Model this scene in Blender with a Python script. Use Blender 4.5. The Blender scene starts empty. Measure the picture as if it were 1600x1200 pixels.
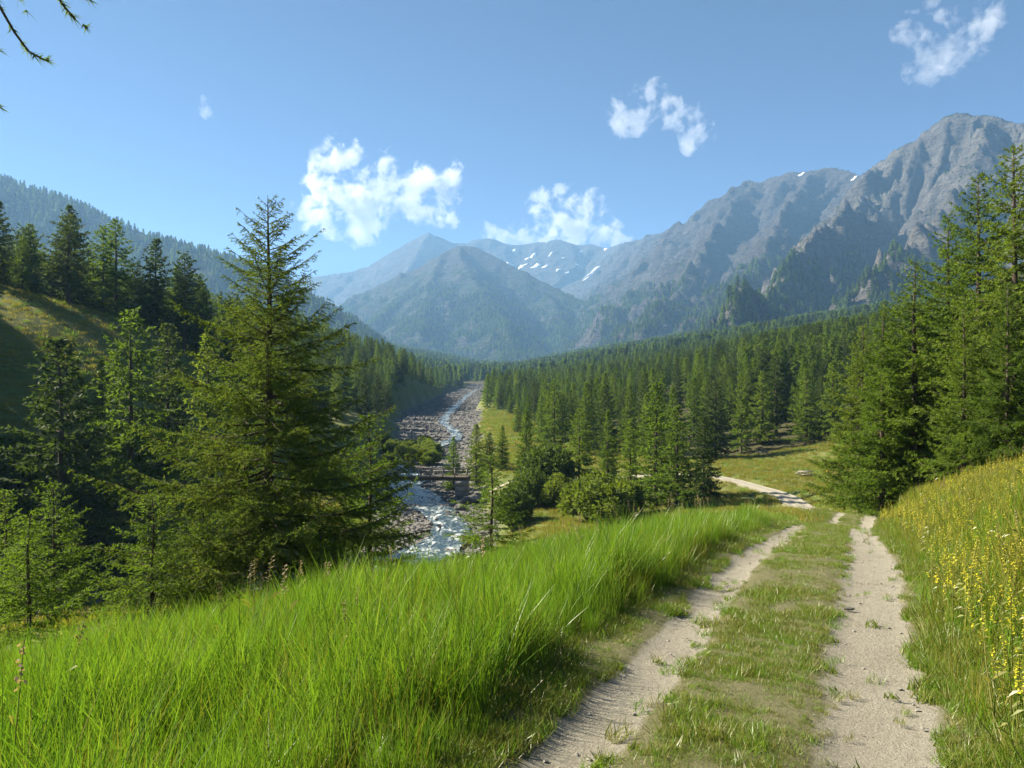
import bpy, math, random
import numpy as np

R = math.radians
sc = bpy.context.scene
C = sc.collection
# ------------------------------------------------------------------ camera, sky, sun, exposure
cam_d = bpy.data.cameras.new('camera')
cam_d.sensor_width = 36.0
cam_d.lens = 27.0
cam_d.clip_start = 0.05
cam_d.clip_end = 40000
cam = bpy.data.objects.new('camera', cam_d)
C.objects.link(cam)
cam.location = (0, 0, 0)
cam.rotation_euler = (R(90), 0, 0)
sc.camera = cam

SUN_AZ = -70.0      # degrees from the view direction, negative = to the left
SUN_EL = 35.0
world = bpy.data.worlds.new('World')
sc.world = world
world.use_nodes = True
wn = world.node_tree.nodes
wl = world.node_tree.links
bg = wn['Background']
sky = wn.new('ShaderNodeTexSky')
sky.sky_type = 'NISHITA'
sky.sun_disc = False
sky.sun_elevation = R(SUN_EL)
sky.sun_rotation = R(SUN_AZ)
sky.altitude = 1800
sky.air_density = 0.36
sky.dust_density = 0.05
sky.ozone_density = 3.4
wl.new(sky.outputs[0], bg.inputs[0])
bg.inputs[1].default_value = 0.05

sun_d = bpy.data.lights.new('sun', 'SUN')
sun_d.energy = 5.0
sun_d.angle = R(0.5)
sun_d.color = (1.0, 0.90, 0.72)
sun = bpy.data.objects.new('sun', sun_d)
C.objects.link(sun)
sun.rotation_euler = (R(90 - SUN_EL), 0, R(180 - SUN_AZ) - math.pi)
sd = (math.sin(R(SUN_AZ)) * math.cos(R(SUN_EL)), math.cos(R(SUN_AZ)) * math.cos(R(SUN_EL)), math.sin(R(SUN_EL)))
from mathutils import Vector
sun.rotation_euler = Vector(sd).to_track_quat('Z', 'Y').to_euler()

sc.view_settings.view_transform = 'Standard'
sc.view_settings.look = 'None'
sc.view_settings.gamma = 1
sc.view_settings.exposure = 1.92
sc.view_settings.use_curve_mapping = False
cy = sc.cycles
cy.use_denoising = True
cy.max_bounces = 6
cy.diffuse_bounces = 3
cy.glossy_bounces = 2
cy.transmission_bounces = 4
cy.volume_bounces = 2
cy.transparent_max_bounces = 8
cy.sample_clamp_indirect = 4

HAZE_DENSITY = 1.15e-4

# ------------------------------------------------------------------ small helpers
rng = np.random.default_rng(7)
random.seed(7)


def hash2(ix, iy, seed):
    n = (ix.astype(np.int64) * 374761393 + iy.astype(np.int64) * 668265263 + seed * 974634777) & 0x7fffffff
    n = (n ^ (n >> 13)) * 1274126177 & 0x7fffffff
    n = (n ^ (n >> 16)) & 0x7fffffff
    return n / float(0x7fffffff)


def vnoise(x, y, seed=0):
    ix = np.floor(x); iy = np.floor(y)
    fx = x - ix; fy = y - iy
    fx = fx * fx * fx * (fx * (fx * 6 - 15) + 10)
    fy = fy * fy * fy * (fy * (fy * 6 - 15) + 10)
    ix = ix.astype(np.int64); iy = iy.astype(np.int64)
    a = hash2(ix, iy, seed); b = hash2(ix + 1, iy, seed)
    c = hash2(ix, iy + 1, seed); d = hash2(ix + 1, iy + 1, seed)
    return (a * (1 - fx) + b * fx) * (1 - fy) + (c * (1 - fx) + d * fx) * fy


def fbm(x, y, octv=4, seed=0, gain=0.5):
    s = 0; a = 1; t = 0
    for i in range(octv):
        s = s + a * vnoise(x * 2 ** i + 17.3 * i, y * 2 ** i - 9.1 * i, seed + i)
        t += a; a *= gain
    return s / t


def ridged(x, y, octv=4, seed=0, gain=0.5):
    s = 0; a = 1; t = 0
    for i in range(octv):
        s = s + a * (1 - np.abs(2 * vnoise(x * 2 ** i + 5.7 * i, y * 2 ** i + 3.3 * i, seed + i) - 1))
        t += a; a *= gain
    return s / t


def sstep(a, b, x):
    t = np.clip((x - a) / (b - a), 0, 1)
    return t * t * (3 - 2 * t)


def mesh_data(name, v, f, mats=(), smooth=False, attrs=None):
    v = np.asarray(v, dtype=np.float32).reshape(-1, 3)
    me = bpy.data.meshes.new(name)
    me.vertices.add(len(v))
    me.vertices.foreach_set('co', v.ravel())
    if isinstance(f, np.ndarray) and f.ndim == 2:
        n, k = f.shape
        loops = f.ravel().astype(np.int32)
        starts = np.arange(n, dtype=np.int32) * k
    else:
        lens = np.array([len(q) for q in f], dtype=np.int32)
        loops = np.fromiter((i for q in f for i in q), dtype=np.int32)
        starts = np.concatenate([[0], np.cumsum(lens)[:-1]]).astype(np.int32)
        n = len(lens)
    me.loops.add(len(loops))
    me.loops.foreach_set('vertex_index', loops)
    me.polygons.add(n)
    me.polygons.foreach_set('loop_start', starts)
    if smooth:
        me.polygons.foreach_set('use_smooth', np.ones(n, dtype=bool))
    if attrs:
        for k2, a in attrs.items():
            at = me.attributes.new(k2, 'FLOAT', 'POINT')
            at.data.foreach_set('value', np.asarray(a, dtype=np.float32).ravel())
    for m in mats:
        me.materials.append(m)
    me.update(calc_edges=True)
    me.validate()
    return me


def link(name, me, parent=None, loc=None):
    o = bpy.data.objects.new(name, me)
    C.objects.link(o)
    if parent is not None:
        o.parent = parent
    if loc is not None:
        o.location = loc
    return o


def tag(o, label=None, cat=None, group=None, kind=None):
    if label: o['label'] = label
    if cat: o['category'] = cat
    if group: o['group'] = group
    if kind: o['kind'] = kind
    return o


def empty(name, loc, rz=0.0, scale=(1, 1, 1)):
    o = bpy.data.objects.new(name, None)
    C.objects.link(o)
    o.location = loc
    o.rotation_euler = (0, 0, rz)
    o.scale = scale
    o.empty_display_size = 0.2
    return o


def copy_tree(o, parent=None):
    c = o.copy(); C.objects.link(c); c.parent = parent
    for ch in list(o.children):
        copy_tree(ch, c)
    return c


class MB:
    """collects boxes, tubes and loose faces for one mesh"""
    def __init__(self):
        self.v = []; self.f = []

    def box(self, c, s, rz=0.0, jit=0.0, bev=0.0):
        x, y, z = s[0] / 2, s[1] / 2, s[2] / 2
        b = len(self.v)
        for dz in (-z, z):
            for dx, dy in ((-x, -y), (x, -y), (x, y), (-x, y)):
                px = dx * math.cos(rz) - dy * math.sin(rz); py = dx * math.sin(rz) + dy * math.cos(rz)
                self.v.append((c[0] + px + random.uniform(-jit, jit), c[1] + py + random.uniform(-jit, jit), c[2] + dz + random.uniform(-jit, jit)))
        for q in ((3, 2, 1, 0), (4, 5, 6, 7), (0, 1, 5, 4), (1, 2, 6, 5), (2, 3, 7, 6), (3, 0, 4, 7)):
            self.f.append([b + i for i in q])
        return self

    def bar(self, p, q, w, h=None):
        h = h or w
        p = Vector(p); q = Vector(q); d = (q - p).normalized()
        up = Vector((0, 0, 1)) if abs(d.z) < 0.95 else Vector((0, 1, 0))
        s = d.cross(up).normalized(); u = s.cross(d)
        b = len(self.v)
        for e in (p, q):
            for a, c in ((-1, -1), (1, -1), (1, 1), (-1, 1)):
                self.v.append(tuple(e + s * (a * w / 2) + u * (c * h / 2)))
        for k in ((0, 1, 2, 3), (7, 6, 5, 4), (0, 4, 5, 1), (1, 5, 6, 2), (2, 6, 7, 3), (3, 7, 4, 0)):
            self.f.append([b + i for i in k])
        return self

    def tube(self, pts, rad, n=6):
        v, f = tube_np(np.array(pts, float), np.array(rad, float), n)
        b = len(self.v)
        self.v += [tuple(p) for p in v]
        self.f += [[b + int(i) for i in q] for q in f]
        return self

    def build(self, name, mat, parent=None, loc=None, smooth=False):
        return link(name, mesh_data(name, self.v, self.f, [mat], smooth), parent, loc)


def tube_np(P, rad, n=6):
    m = len(P)
    d = np.gradient(P, axis=0)
    d /= np.linalg.norm(d, axis=1)[:, None] + 1e-9
    ref = np.where(np.abs(d[:, 2:3]) < 0.9, np.array([[0, 0, 1.0]]), np.array([[1.0, 0, 0]]))
    s = np.cross(d, ref); s /= np.linalg.norm(s, axis=1)[:, None] + 1e-9
    u = np.cross(s, d)
    a = np.arange(n) / n * 2 * np.pi
    v = P[:, None, :] + rad[:, None, None] * (np.cos(a)[None, :, None] * s[:, None, :] + np.sin(a)[None, :, None] * u[:, None, :])
    i = np.arange(m - 1)[:, None] * n; j = np.arange(n)[None, :]; j2 = (j + 1) % n
    f = np.stack([i + j, i + j2, i + n + j2, i + n + j], -1).reshape(-1, 4)
    return v.reshape(-1, 3), f


def P(px, py, Y):
    return ((px - 800) / 1200 * Y, Y, (600 - py) / 1200 * Y)


# ------------------------------------------------------------------ materials
def new_mat(name):
    m = bpy.data.materials.new(name)
    m.use_nodes = True
    nt = m.node_tree
    for n in list(nt.nodes):
        nt.nodes.remove(n)
    return m, nt, nt.nodes, nt.links


def ramp(N, stops, interp='LINEAR'):
    r = N.new('ShaderNodeValToRGB')
    cr = r.color_ramp
    cr.interpolation = interp
    while len(cr.elements) > 1:
        cr.elements.remove(cr.elements[-1])
    cr.elements[0].position = stops[0][0]; cr.elements[0].color = (*stops[0][1], 1)
    for p, c in stops[1:]:
        e = cr.elements.new(p); e.color = (*c, 1)
    return r


def noise(N, L, scale, detail=4, rough=0.55, vec=None, dist=0.0):
    n = N.new('ShaderNodeTexNoise')
    n.inputs['Scale'].default_value = scale
    n.inputs['Detail'].default_value = detail
    n.inputs['Roughness'].default_value = rough
    n.inputs['Distortion'].default_value = dist
    if vec is not None:
        L.new(vec, n.inputs['Vector'])
    return n


def mixc(N, L, fac, a, b, blend='MIX'):
    m = N.new('ShaderNodeMix'); m.data_type = 'RGBA'; m.blend_type = blend
    for sock, val in ((m.inputs[0], fac), (m.inputs[6], a), (m.inputs[7], b)):
        if hasattr(val, 'is_linked') or hasattr(val, 'links'):
            L.new(val, sock)
        elif isinstance(val, (int, float)):
            sock.default_value = val
        else:
            sock.default_value = (*val, 1)
    return m.outputs[2]


def math_n(N, L, op, a, b=None, c=None, clamp=False):
    m = N.new('ShaderNodeMath'); m.operation = op; m.use_clamp = clamp
    for i, val in enumerate((a, b, c)):
        if val is None: continue
        if hasattr(val, 'links'):
            L.new(val, m.inputs[i])
        else:
            m.inputs[i].default_value = val
    return m.outputs[0]


def attr(N, name):
    a = N.new('ShaderNodeAttribute'); a.attribute_name = name
    return a


def principled(N, L, col=None, rough=0.8, spec=0.3):
    p = N.new('ShaderNodeBsdfPrincipled')
    p.inputs['Roughness'].default_value = rough
    p.inputs['Specular IOR Level'].default_value = spec
    if col is not None:
        if hasattr(col, 'links'): L.new(col, p.inputs['Base Color'])
        else: p.inputs['Base Color'].default_value = (*col, 1)
    return p


def out(N, L, sh):
    o = N.new('ShaderNodeOutputMaterial')
    L.new(sh, o.inputs['Surface'])
    return o


def bump(N, L, h, strength, distance, p):
    b = N.new('ShaderNodeBump')
    b.inputs['Strength'].default_value = strength
    b.inputs['Distance'].default_value = distance
    L.new(h, b.inputs['Height'])
    L.new(b.outputs[0], p.inputs['Normal'])


def leaf_mat(name, stops, trans=0.35, rough=0.7, nscale=0.6, spec=0.12, tcol=None):
    m, nt, N, L = new_mat(name)
    oi = N.new('ShaderNodeObjectInfo')
    geo = N.new('ShaderNodeNewGeometry')
    tc = N.new('ShaderNodeTexCoord')
    n = noise(N, L, nscale, 3, 0.6, tc.outputs['Object'])
    isl = geo.outputs['Random Per Island']
    f = math_n(N, L, 'MULTIPLY', oi.outputs['Random'], 0.45)
    f = math_n(N, L, 'MULTIPLY_ADD', n.outputs['Fac'], 0.45, f)
    f = math_n(N, L, 'MULTIPLY_ADD', isl, 0.35, f)
    f = math_n(N, L, 'SUBTRACT', f, 0.12, clamp=True)
    r = ramp(N, stops)
    L.new(f, r.inputs[0])
    p = principled(N, L, r.outputs[0], rough, spec)
    t = N.new('ShaderNodeBsdfTranslucent')
    tcx = mixc(N, L, 1.0, r.outputs[0], tcol or (1.25, 1.3, 0.55), 'MULTIPLY')
    L.new(tcx, t.inputs[0])
    ms = N.new('ShaderNodeMixShader'); ms.inputs[0].default_value = trans
    L.new(p.outputs[0], ms.inputs[1]); L.new(t.outputs[0], ms.inputs[2])
    out(N, L, ms.outputs[0])
    return m


def noisy_mat(name, stops, scale=3.0, rough=0.85, bstr=0.4, bdist=0.02, detail=6, coord='Object', stretch=None, spec=0.25):
    m, nt, N, L = new_mat(name)
    tc = N.new('ShaderNodeTexCoord')
    vec = tc.outputs[coord]
    if stretch:
        mp = N.new('ShaderNodeMapping'); mp.inputs['Scale'].default_value = stretch
        L.new(vec, mp.inputs['Vector']); vec = mp.outputs[0]
    n = noise(N, L, scale, detail, 0.6, vec)
    r = ramp(N, stops)
    L.new(n.outputs['Fac'], r.inputs[0])
    p = principled(N, L, r.outputs[0], rough, spec)
    if bstr:
        n2 = noise(N, L, scale * 3, detail, 0.6, vec)
        bump(N, L, n2.outputs['Fac'], bstr, bdist, p)
    out(N, L, p.outputs[0])
    return m


M = {}
M['bark'] = noisy_mat('bark', [(0.3, (0.030, 0.022, 0.017)), (0.55, (0.075, 0.056, 0.042)), (0.75, (0.13, 0.105, 0.085))], 6, 0.9, 0.8, 0.03, stretch=(1, 1, 0.25))
M['larch'] = leaf_mat('larch_needles', [(0.0, (0.058, 0.096, 0.018)), (0.4, (0.102, 0.160, 0.026)), (0.75, (0.142, 0.198, 0.033)), (1.0, (0.185, 0.195, 0.046))], 0.5, nscale=0.5)
M['larch_hero'] = leaf_mat('larch_needles_tall', [(0.0, (0.042, 0.074, 0.016)), (0.5, (0.076, 0.124, 0.023)), (0.78, (0.118, 0.150, 0.032)), (0.92, (0.165, 0.130, 0.042)), (1.0, (0.20, 0.110, 0.05))], 0.48, nscale=0.45)
M['larch_bright'] = leaf_mat('larch_needles_fresh', [(0.0, (0.066, 0.110, 0.016)), (0.5, (0.115, 0.180, 0.024)), (1.0, (0.165, 0.220, 0.038))], 0.5, nscale=0.5)
M['pine'] = leaf_mat('pine_needles', [(0.0, (0.034, 0.056, 0.017)), (0.5, (0.062, 0.094, 0.025)), (1.0, (0.098, 0.126, 0.034))], 0.38, nscale=0.5)
M['willow'] = leaf_mat('willow_leaves', [(0.0, (0.080, 0.115, 0.016)), (0.5, (0.140, 0.185, 0.028)), (1.0, (0.200, 0.235, 0.050))], 0.42, nscale=1.0)
M['dark_bush'] = leaf_mat('bush_leaves', [(0.0, (0.040, 0.066, 0.014)), (0.5, (0.075, 0.115, 0.022)), (1.0, (0.12, 0.155, 0.034))], 0.38, nscale=1.0)
M['grass'] = leaf_mat('grass_blades', [(0.0, (0.056, 0.128, 0.012)), (0.4, (0.120, 0.225, 0.020)), (0.8, (0.200, 0.290, 0.036)), (1.0, (0.30, 0.31, 0.09))], 0.42, 0.38, nscale=0.8, spec=0.4)
M['dry_grass'] = leaf_mat('meadow_blades', [(0.0, (0.100, 0.125, 0.018)), (0.35, (0.180, 0.185, 0.030)), (0.7, (0.270, 0.225, 0.060)), (1.0, (0.36, 0.28, 0.12))], 0.42, 0.5, nscale=0.8)
M['turf'] = leaf_mat('turf_blades', [(0.0, (0.085, 0.115, 0.018)), (0.4, (0.150, 0.175, 0.032)), (0.7, (0.220, 0.210, 0.065)), (1.0, (0.33, 0.27, 0.13))], 0.32, 0.4, nscale=1.5, spec=0.4)
M['seed'] = leaf_mat('seed_heads', [(0.0, (0.16, 0.12, 0.06)), (0.5, (0.26, 0.20, 0.12)), (1.0, (0.34, 0.25, 0.20))], 0.35, 0.7)
M['yellow'] = leaf_mat('yellow_petals', [(0.0, (0.50, 0.44, 0.03)), (0.5, (0.66, 0.60, 0.04)), (1.0, (0.75, 0.70, 0.14))], 0.4, 0.5, tcol=(1, 1, 0.6))
M['white_petal'] = leaf_mat('white_petals', [(0.0, (0.55, 0.55, 0.48)), (1.0, (0.80, 0.78, 0.72))], 0.4, 0.6, tcol=(1, 1, 0.9))
M['lilac'] = leaf_mat('lilac_petals', [(0.0, (0.24, 0.15, 0.28)), (1.0, (0.45, 0.28, 0.42))], 0.4, 0.6, tcol=(1, 1, 1))
M['stone'] = noisy_mat('river_stone', [(0.3, (0.075, 0.073, 0.072)), (0.5, (0.14, 0.135, 0.128)), (0.7, (0.24, 0.23, 0.215))], 2.0, 0.85, 0.5, 0.05)
M['pebble'] = noisy_mat('track_stone', [(0.3, (0.16, 0.15, 0.135)), (0.7, (0.34, 0.32, 0.285))], 2.0, 0.9, 0.4, 0.03)
M['wood'] = noisy_mat('weathered_wood', [(0.3, (0.07, 0.055, 0.042)), (0.6, (0.15, 0.125, 0.10)), (0.8, (0.23, 0.20, 0.17))], 5, 0.85, 0.4, 0.01, stretch=(0.3, 4, 4))
M['grey_wood'] = noisy_mat('grey_wood', [(0.3, (0.22, 0.20, 0.17)), (0.7, (0.38, 0.35, 0.31))], 5, 0.85, 0.3, 0.01, stretch=(0.3, 4, 4))
M['concrete'] = noisy_mat('abutment_concrete', [(0.3, (0.17, 0.16, 0.15)), (0.7, (0.33, 0.315, 0.29))], 1.2, 0.9, 0.5, 0.05)
M['white_paint'] = noisy_mat('white_paint', [(0.3, (0.62, 0.62, 0.60)), (0.7, (0.78, 0.78, 0.76))], 4, 0.6, 0, 0)
M['orange_paint'] = noisy_mat('orange_paint', [(0.3, (0.62, 0.22, 0.03)), (0.7, (0.75, 0.34, 0.05))], 4, 0.55, 0, 0)
M['snow'] = noisy_mat('old_snow', [(0.3, (0.66, 0.67, 0.70)), (0.7, (0.86, 0.87, 0.89))], 0.03, 0.8, 0, 0)


def ground_material():
    m, nt, N, L = new_mat('ground_soil')
    tc = N.new('ShaderNodeTexCoord'); v = tc.outputs['Object']
    n1 = noise(N, L, 0.09, 5, 0.6, v); n2 = noise(N, L, 1.7, 6, 0.65, v); n3 = noise(N, L, 14, 4, 0.6, v)
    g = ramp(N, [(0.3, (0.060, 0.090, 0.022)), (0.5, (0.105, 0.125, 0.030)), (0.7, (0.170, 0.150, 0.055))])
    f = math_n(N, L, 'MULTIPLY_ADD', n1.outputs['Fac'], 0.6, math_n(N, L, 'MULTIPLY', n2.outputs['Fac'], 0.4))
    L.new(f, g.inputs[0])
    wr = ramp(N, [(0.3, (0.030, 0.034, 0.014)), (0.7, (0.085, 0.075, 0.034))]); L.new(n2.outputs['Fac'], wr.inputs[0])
    gr = ramp(N, [(0.25, (0.070, 0.067, 0.062)), (0.5, (0.135, 0.130, 0.120)), (0.75, (0.22, 0.21, 0.195))])
    L.new(math_n(N, L, 'MULTIPLY_ADD', n3.outputs['Fac'], 0.6, math_n(N, L, 'MULTIPLY', n2.outputs['Fac'], 0.4)), gr.inputs[0])
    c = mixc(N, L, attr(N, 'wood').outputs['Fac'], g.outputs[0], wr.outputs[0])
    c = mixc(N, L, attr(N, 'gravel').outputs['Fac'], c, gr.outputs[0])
    p = principled(N, L, c, 0.95, 0.15)
    bump(N, L, n2.outputs['Fac'], 0.7, 0.12, p)
    out(N, L, p.outputs[0])
    return m


def track_material():
    m, nt, N, L = new_mat('track_dirt')
    tc = N.new('ShaderNodeTexCoord'); v = tc.outputs['Object']
    n1 = noise(N, L, 1.4, 7, 0.72, v, 0.6); n2 = noise(N, L, 16, 8, 0.75, v); n3 = noise(N, L, 70, 4, 0.7, v)
    d = ramp(N, [(0.25, (0.190, 0.174, 0.136)), (0.5, (0.300, 0.278, 0.222)), (0.75, (0.385, 0.36, 0.295))])
    f = math_n(N, L, 'MULTIPLY_ADD', n1.outputs['Fac'], 0.45, math_n(N, L, 'MULTIPLY', n2.outputs['Fac'], 0.55))
    L.new(f, d.inputs[0])
    s = ramp(N, [(0.3, (0.105, 0.110, 0.042)), (0.7, (0.215, 0.200, 0.115))]); L.new(n2.outputs['Fac'], s.inputs[0])
    a = math_n(N, L, 'ADD', attr(N, 'turf').outputs['Fac'], math_n(N, L, 'MULTIPLY_ADD', n1.outputs['Fac'], 1.2, -0.6))
    a = math_n(N, L, 'MULTIPLY_ADD', math_n(N, L, 'SUBTRACT', a, 0.5), 4.0, 0.5, clamp=True)
    c = mixc(N, L, a, d.outputs[0], s.outputs[0])
    p = principled(N, L, c, 0.95, 0.12)
    h = math_n(N, L, 'MULTIPLY_ADD', n2.outputs['Fac'], 0.7, math_n(N, L, 'MULTIPLY', n3.outputs['Fac'], 0.3))
    bump(N, L, h, 1.0, 0.06, p)
    out(N, L, p.outputs[0])
    return m


def mountain_material(name, rock, green, warm):
    m, nt, N, L = new_mat(name)
    tc = N.new('ShaderNodeTexCoord'); v = tc.outputs['Object']
    n1 = noise(N, L, 0.004, 6, 0.62, v, 0.6); n2 = noise(N, L, 0.025, 7, 0.68, v, 0.3)
    mp = N.new('ShaderNodeMapping'); mp.inputs['Scale'].default_value = (0.012, 0.012, 0.055); mp.inputs['Rotation'].default_value = (0.35, 0.25, 0.0)
    L.new(v, mp.inputs[0])
    n3 = noise(N, L, 1.0, 6, 0.65, mp.outputs[0])
    rk = ramp(N, [(0.28, tuple(c * 0.42 for c in rock)), (0.5, rock), (0.72, warm)])
    f = math_n(N, L, 'MULTIPLY_ADD', n1.outputs['Fac'], 0.4, math_n(N, L, 'MULTIPLY', n2.outputs['Fac'], 0.3))
    f = math_n(N, L, 'MULTIPLY_ADD', n3.outputs['Fac'], 0.3, f)
    L.new(f, rk.inputs[0])
    gr = ramp(N, [(0.35, tuple(c * 0.6 for c in green)), (0.65, green)]); L.new(n2.outputs['Fac'], gr.inputs[0])
    a = attr(N, 'green').outputs['Fac']
    a = math_n(N, L, 'ADD', a, math_n(N, L, 'MULTIPLY_ADD', n2.outputs['Fac'], 1.4, -0.7))
    a = math_n(N, L, 'MULTIPLY_ADD', math_n(N, L, 'SUBTRACT', a, 0.5), 3.0, 0.5, clamp=True)
    c = mixc(N, L, a, rk.outputs[0], gr.outputs[0])
    p = principled(N, L, c, 0.95, 0.1)
    h = math_n(N, L, 'ADD', n2.outputs['Fac'], n3.outputs['Fac'])
    bump(N, L, h, 1.0, 45.0, p)
    out(N, L, p.outputs[0])
    return m


def water_material():
    m, nt, N, L = new_mat('river_water')
    tc = N.new('ShaderNodeTexCoord'); v = tc.outputs['Object']
    mp = N.new('ShaderNodeMapping'); mp.inputs['Scale'].default_value = (1.0, 0.45, 1.0); L.new(v, mp.inputs[0])
    n1 = noise(N, L, 0.9, 6, 0.65, mp.outputs[0], 0.8); n2 = noise(N, L, 3.0, 5, 0.6, mp.outputs[0], 0.4)
    f = math_n(N, L, 'MULTIPLY_ADD', n1.outputs['Fac'], 0.65, math_n(N, L, 'MULTIPLY', n2.outputs['Fac'], 0.35))
    r = ramp(N, [(0.46, (0.030, 0.048, 0.052)), (0.53, (0.09, 0.125, 0.135)), (0.60, (0.52, 0.55, 0.55))]); L.new(f, r.inputs[0])
    rr = ramp(N, [(0.46, (0.22,) * 3), (0.6, (0.8,) * 3)]); L.new(f, rr.inputs[0])
    p = principled(N, L, r.outputs[0], 0.15, 0.6)
    L.new(rr.outputs[0], p.inputs['Roughness'])
    bump(N, L, f, 0.9, 0.35, p)
    out(N, L, p.outputs[0])
    return m


M['ground'] = ground_material()
M['track'] = track_material()
M['rock_near'] = mountain_material('limestone_face', (0.120, 0.112, 0.100), (0.048, 0.060, 0.019), (0.26, 0.235, 0.20))
M['rock_far'] = mountain_material('scree_face', (0.070, 0.064, 0.060), (0.038, 0.052, 0.018), (0.115, 0.102, 0.092))
M['dome'] = mountain_material('wooded_face', (0.060, 0.058, 0.052), (0.032, 0.050, 0.017), (0.085, 0.08, 0.068))
M['water'] = water_material()

# ------------------------------------------------------------------ terrain of the valley
CP = np.array([
    # along the track
    (-1.9, -4, -1.6), (-0.5, 0, -1.62), (0.9, 3.4, -1.7), (2.1, 6.2, -2.0), (3.06, 8.1, -2.1), (5, 12.5, -2.6), (7.7, 18.7, -3.5),
    (13, 30, -5.9), (20, 45, -8.1), (27, 70, -11), (29, 87, -12), (27, 103, -12.3),
    # shoulder on the left of the track, then the bank
    (-8, 0, -2.1), (-3.3, 5, -2.15), (-1.75, 6.5, -2.25), (0, 10, -2.6), (1.75, 14, -3.0), (5.2, 19, -3.6),
    (-14, 3, -3.2), (-8.5, 8, -4.2), (-4.5, 13, -4.9), (-2, 18, -5.4), (3, 24, -5.8), (-7.3, 22, -6.3), (-13, 18, -6.3), (-20, 14, -6.5),
    (-14, 35, -11), (-24, 42, -14.5), (-1, 42, -10.6), (9, 60, -12.5), (-8, 62, -14.8), (5, 80, -14.4), (15, 90, -13.9), (10, 110, -13.6),
    (-4, 110, -13.5), (-3, 130, -13.2), (-35, 25, -13), (-55, 30, -16),
    # left side of the valley
    (-45, 62, -12.5), (-53, 80, -3.5), (-80, 120, 15), (-56, 120, 8.5), (-66, 120, 11.5), (-34, 100, -12.5), (-31, 125, -12), (-110, 150, 17),
    (-64, 150, 4), (-42, 165, -9), (-110, 100, 22), (-90, 60, 6), (-54, 200, -4), (-44, 250, -9.5), (-66, 340, 6), (-54, 300, -5), (-110, 350, 24), (-120, 230, 20),
    (-333, 500, 55), (-167, 500, 28), (-250, 500, 42), (-45, 450, -4), (-56, 560, 0), (-75, 450, 12), (-200, 200, 27), (-260, 350, 40), (-400, 600, 60),
    # right side
    (5.3, 8, -1.35), (4.0, 5, -1.25), (3.0, 2.5, -1.0), (7.6, 14, -2.5), (9.3, 14, -2.0), (11, 19, -2.75), (14, 25, -3.7), (22, 30, -3.0), (10, 5, 0.4), (18, 15, 0.2),
    (17, 35, -5.4), (26, 36, -4.2), (36, 45, -4.5), (32, 62, -8.5), (45, 80, -10.6), (52, 100, -11.3), (60, 130, -8), (40, 130, -12.4), (37.4, 98, -12.2), (25, 118, -12.6), (20, 130, -12.6),
    (100, 130, 0), (75, 300, 3), (125, 300, 11), (25, 300, -10.5), (5, 220, -12.6), (10, 190, -12.8), (50, 200, -6), (100, 200, 1), (200, 300, 25), (200, 150, 16),
    (300, 500, 45), (100, 500, 9), (20, 500, -5), (0, 350, -9.5), (-5, 500, -6), (60, 40, 2), (100, 60, 8), (20, -15, 3), (-20, -15, -4), (0, -20, -1.5)], float)
c0 = 4.0


def rbf_fit():
    d = np.sqrt(((CP[:, None, :2] - CP[None, :, :2]) ** 2).sum(-1) + c0 * c0)
    A = np.zeros((len(CP) + 3, len(CP) + 3))
    n = len(CP)
    A[:n, :n] = -d
    A[:n, n] = 1; A[:n, n + 1:] = CP[:, :2]
    A[n, :n] = 1; A[n + 1:, :n] = CP[:, :2].T
    A[:n, :n] += np.eye(n) * 0.05
    return np.linalg.solve(A, np.concatenate([CP[:, 2], np.zeros(3)]))


RW = rbf_fit()


def rbf(x, y):
    res = np.full(x.shape, RW[len(CP)]) + RW[len(CP) + 1] * x + RW[len(CP) + 2] * y
    for i in range(len(CP)):
        res -= RW[i] * np.sqrt((x - CP[i, 0]) ** 2 + (y - CP[i, 1]) ** 2 + c0 * c0)
    return res


def resample(pts, step):
    pts = np.array(pts, float)
    t = np.concatenate([[0], np.cumsum(np.linalg.norm(np.diff(pts[:, :2], axis=0), axis=1))])
    # Catmull-Rom through the points, then even steps
    n = len(pts); fine = []
    for i in range(n - 1):
        p0, p1, p2, p3 = pts[max(i - 1, 0)], pts[i], pts[i + 1], pts[min(i + 2, n - 1)]
        for s in np.linspace(0, 1, 24, endpoint=False):
            fine.append(0.5 * ((2 * p1) + (-p0 + p2) * s + (2 * p0 - 5 * p1 + 4 * p2 - p3) * s * s + (-p0 + 3 * p1 - 3 * p2 + p3) * s ** 3))
    fine.append(pts[-1]); fine = np.array(fine)
    t = np.concatenate([[0], np.cumsum(np.linalg.norm(np.diff(fine[:, :2], axis=0), axis=1))])
    tt = np.arange(0, t[-1], step)
    return np.stack([np.interp(tt, t, fine[:, k]) for k in range(fine.shape[1])], 1)


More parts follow.
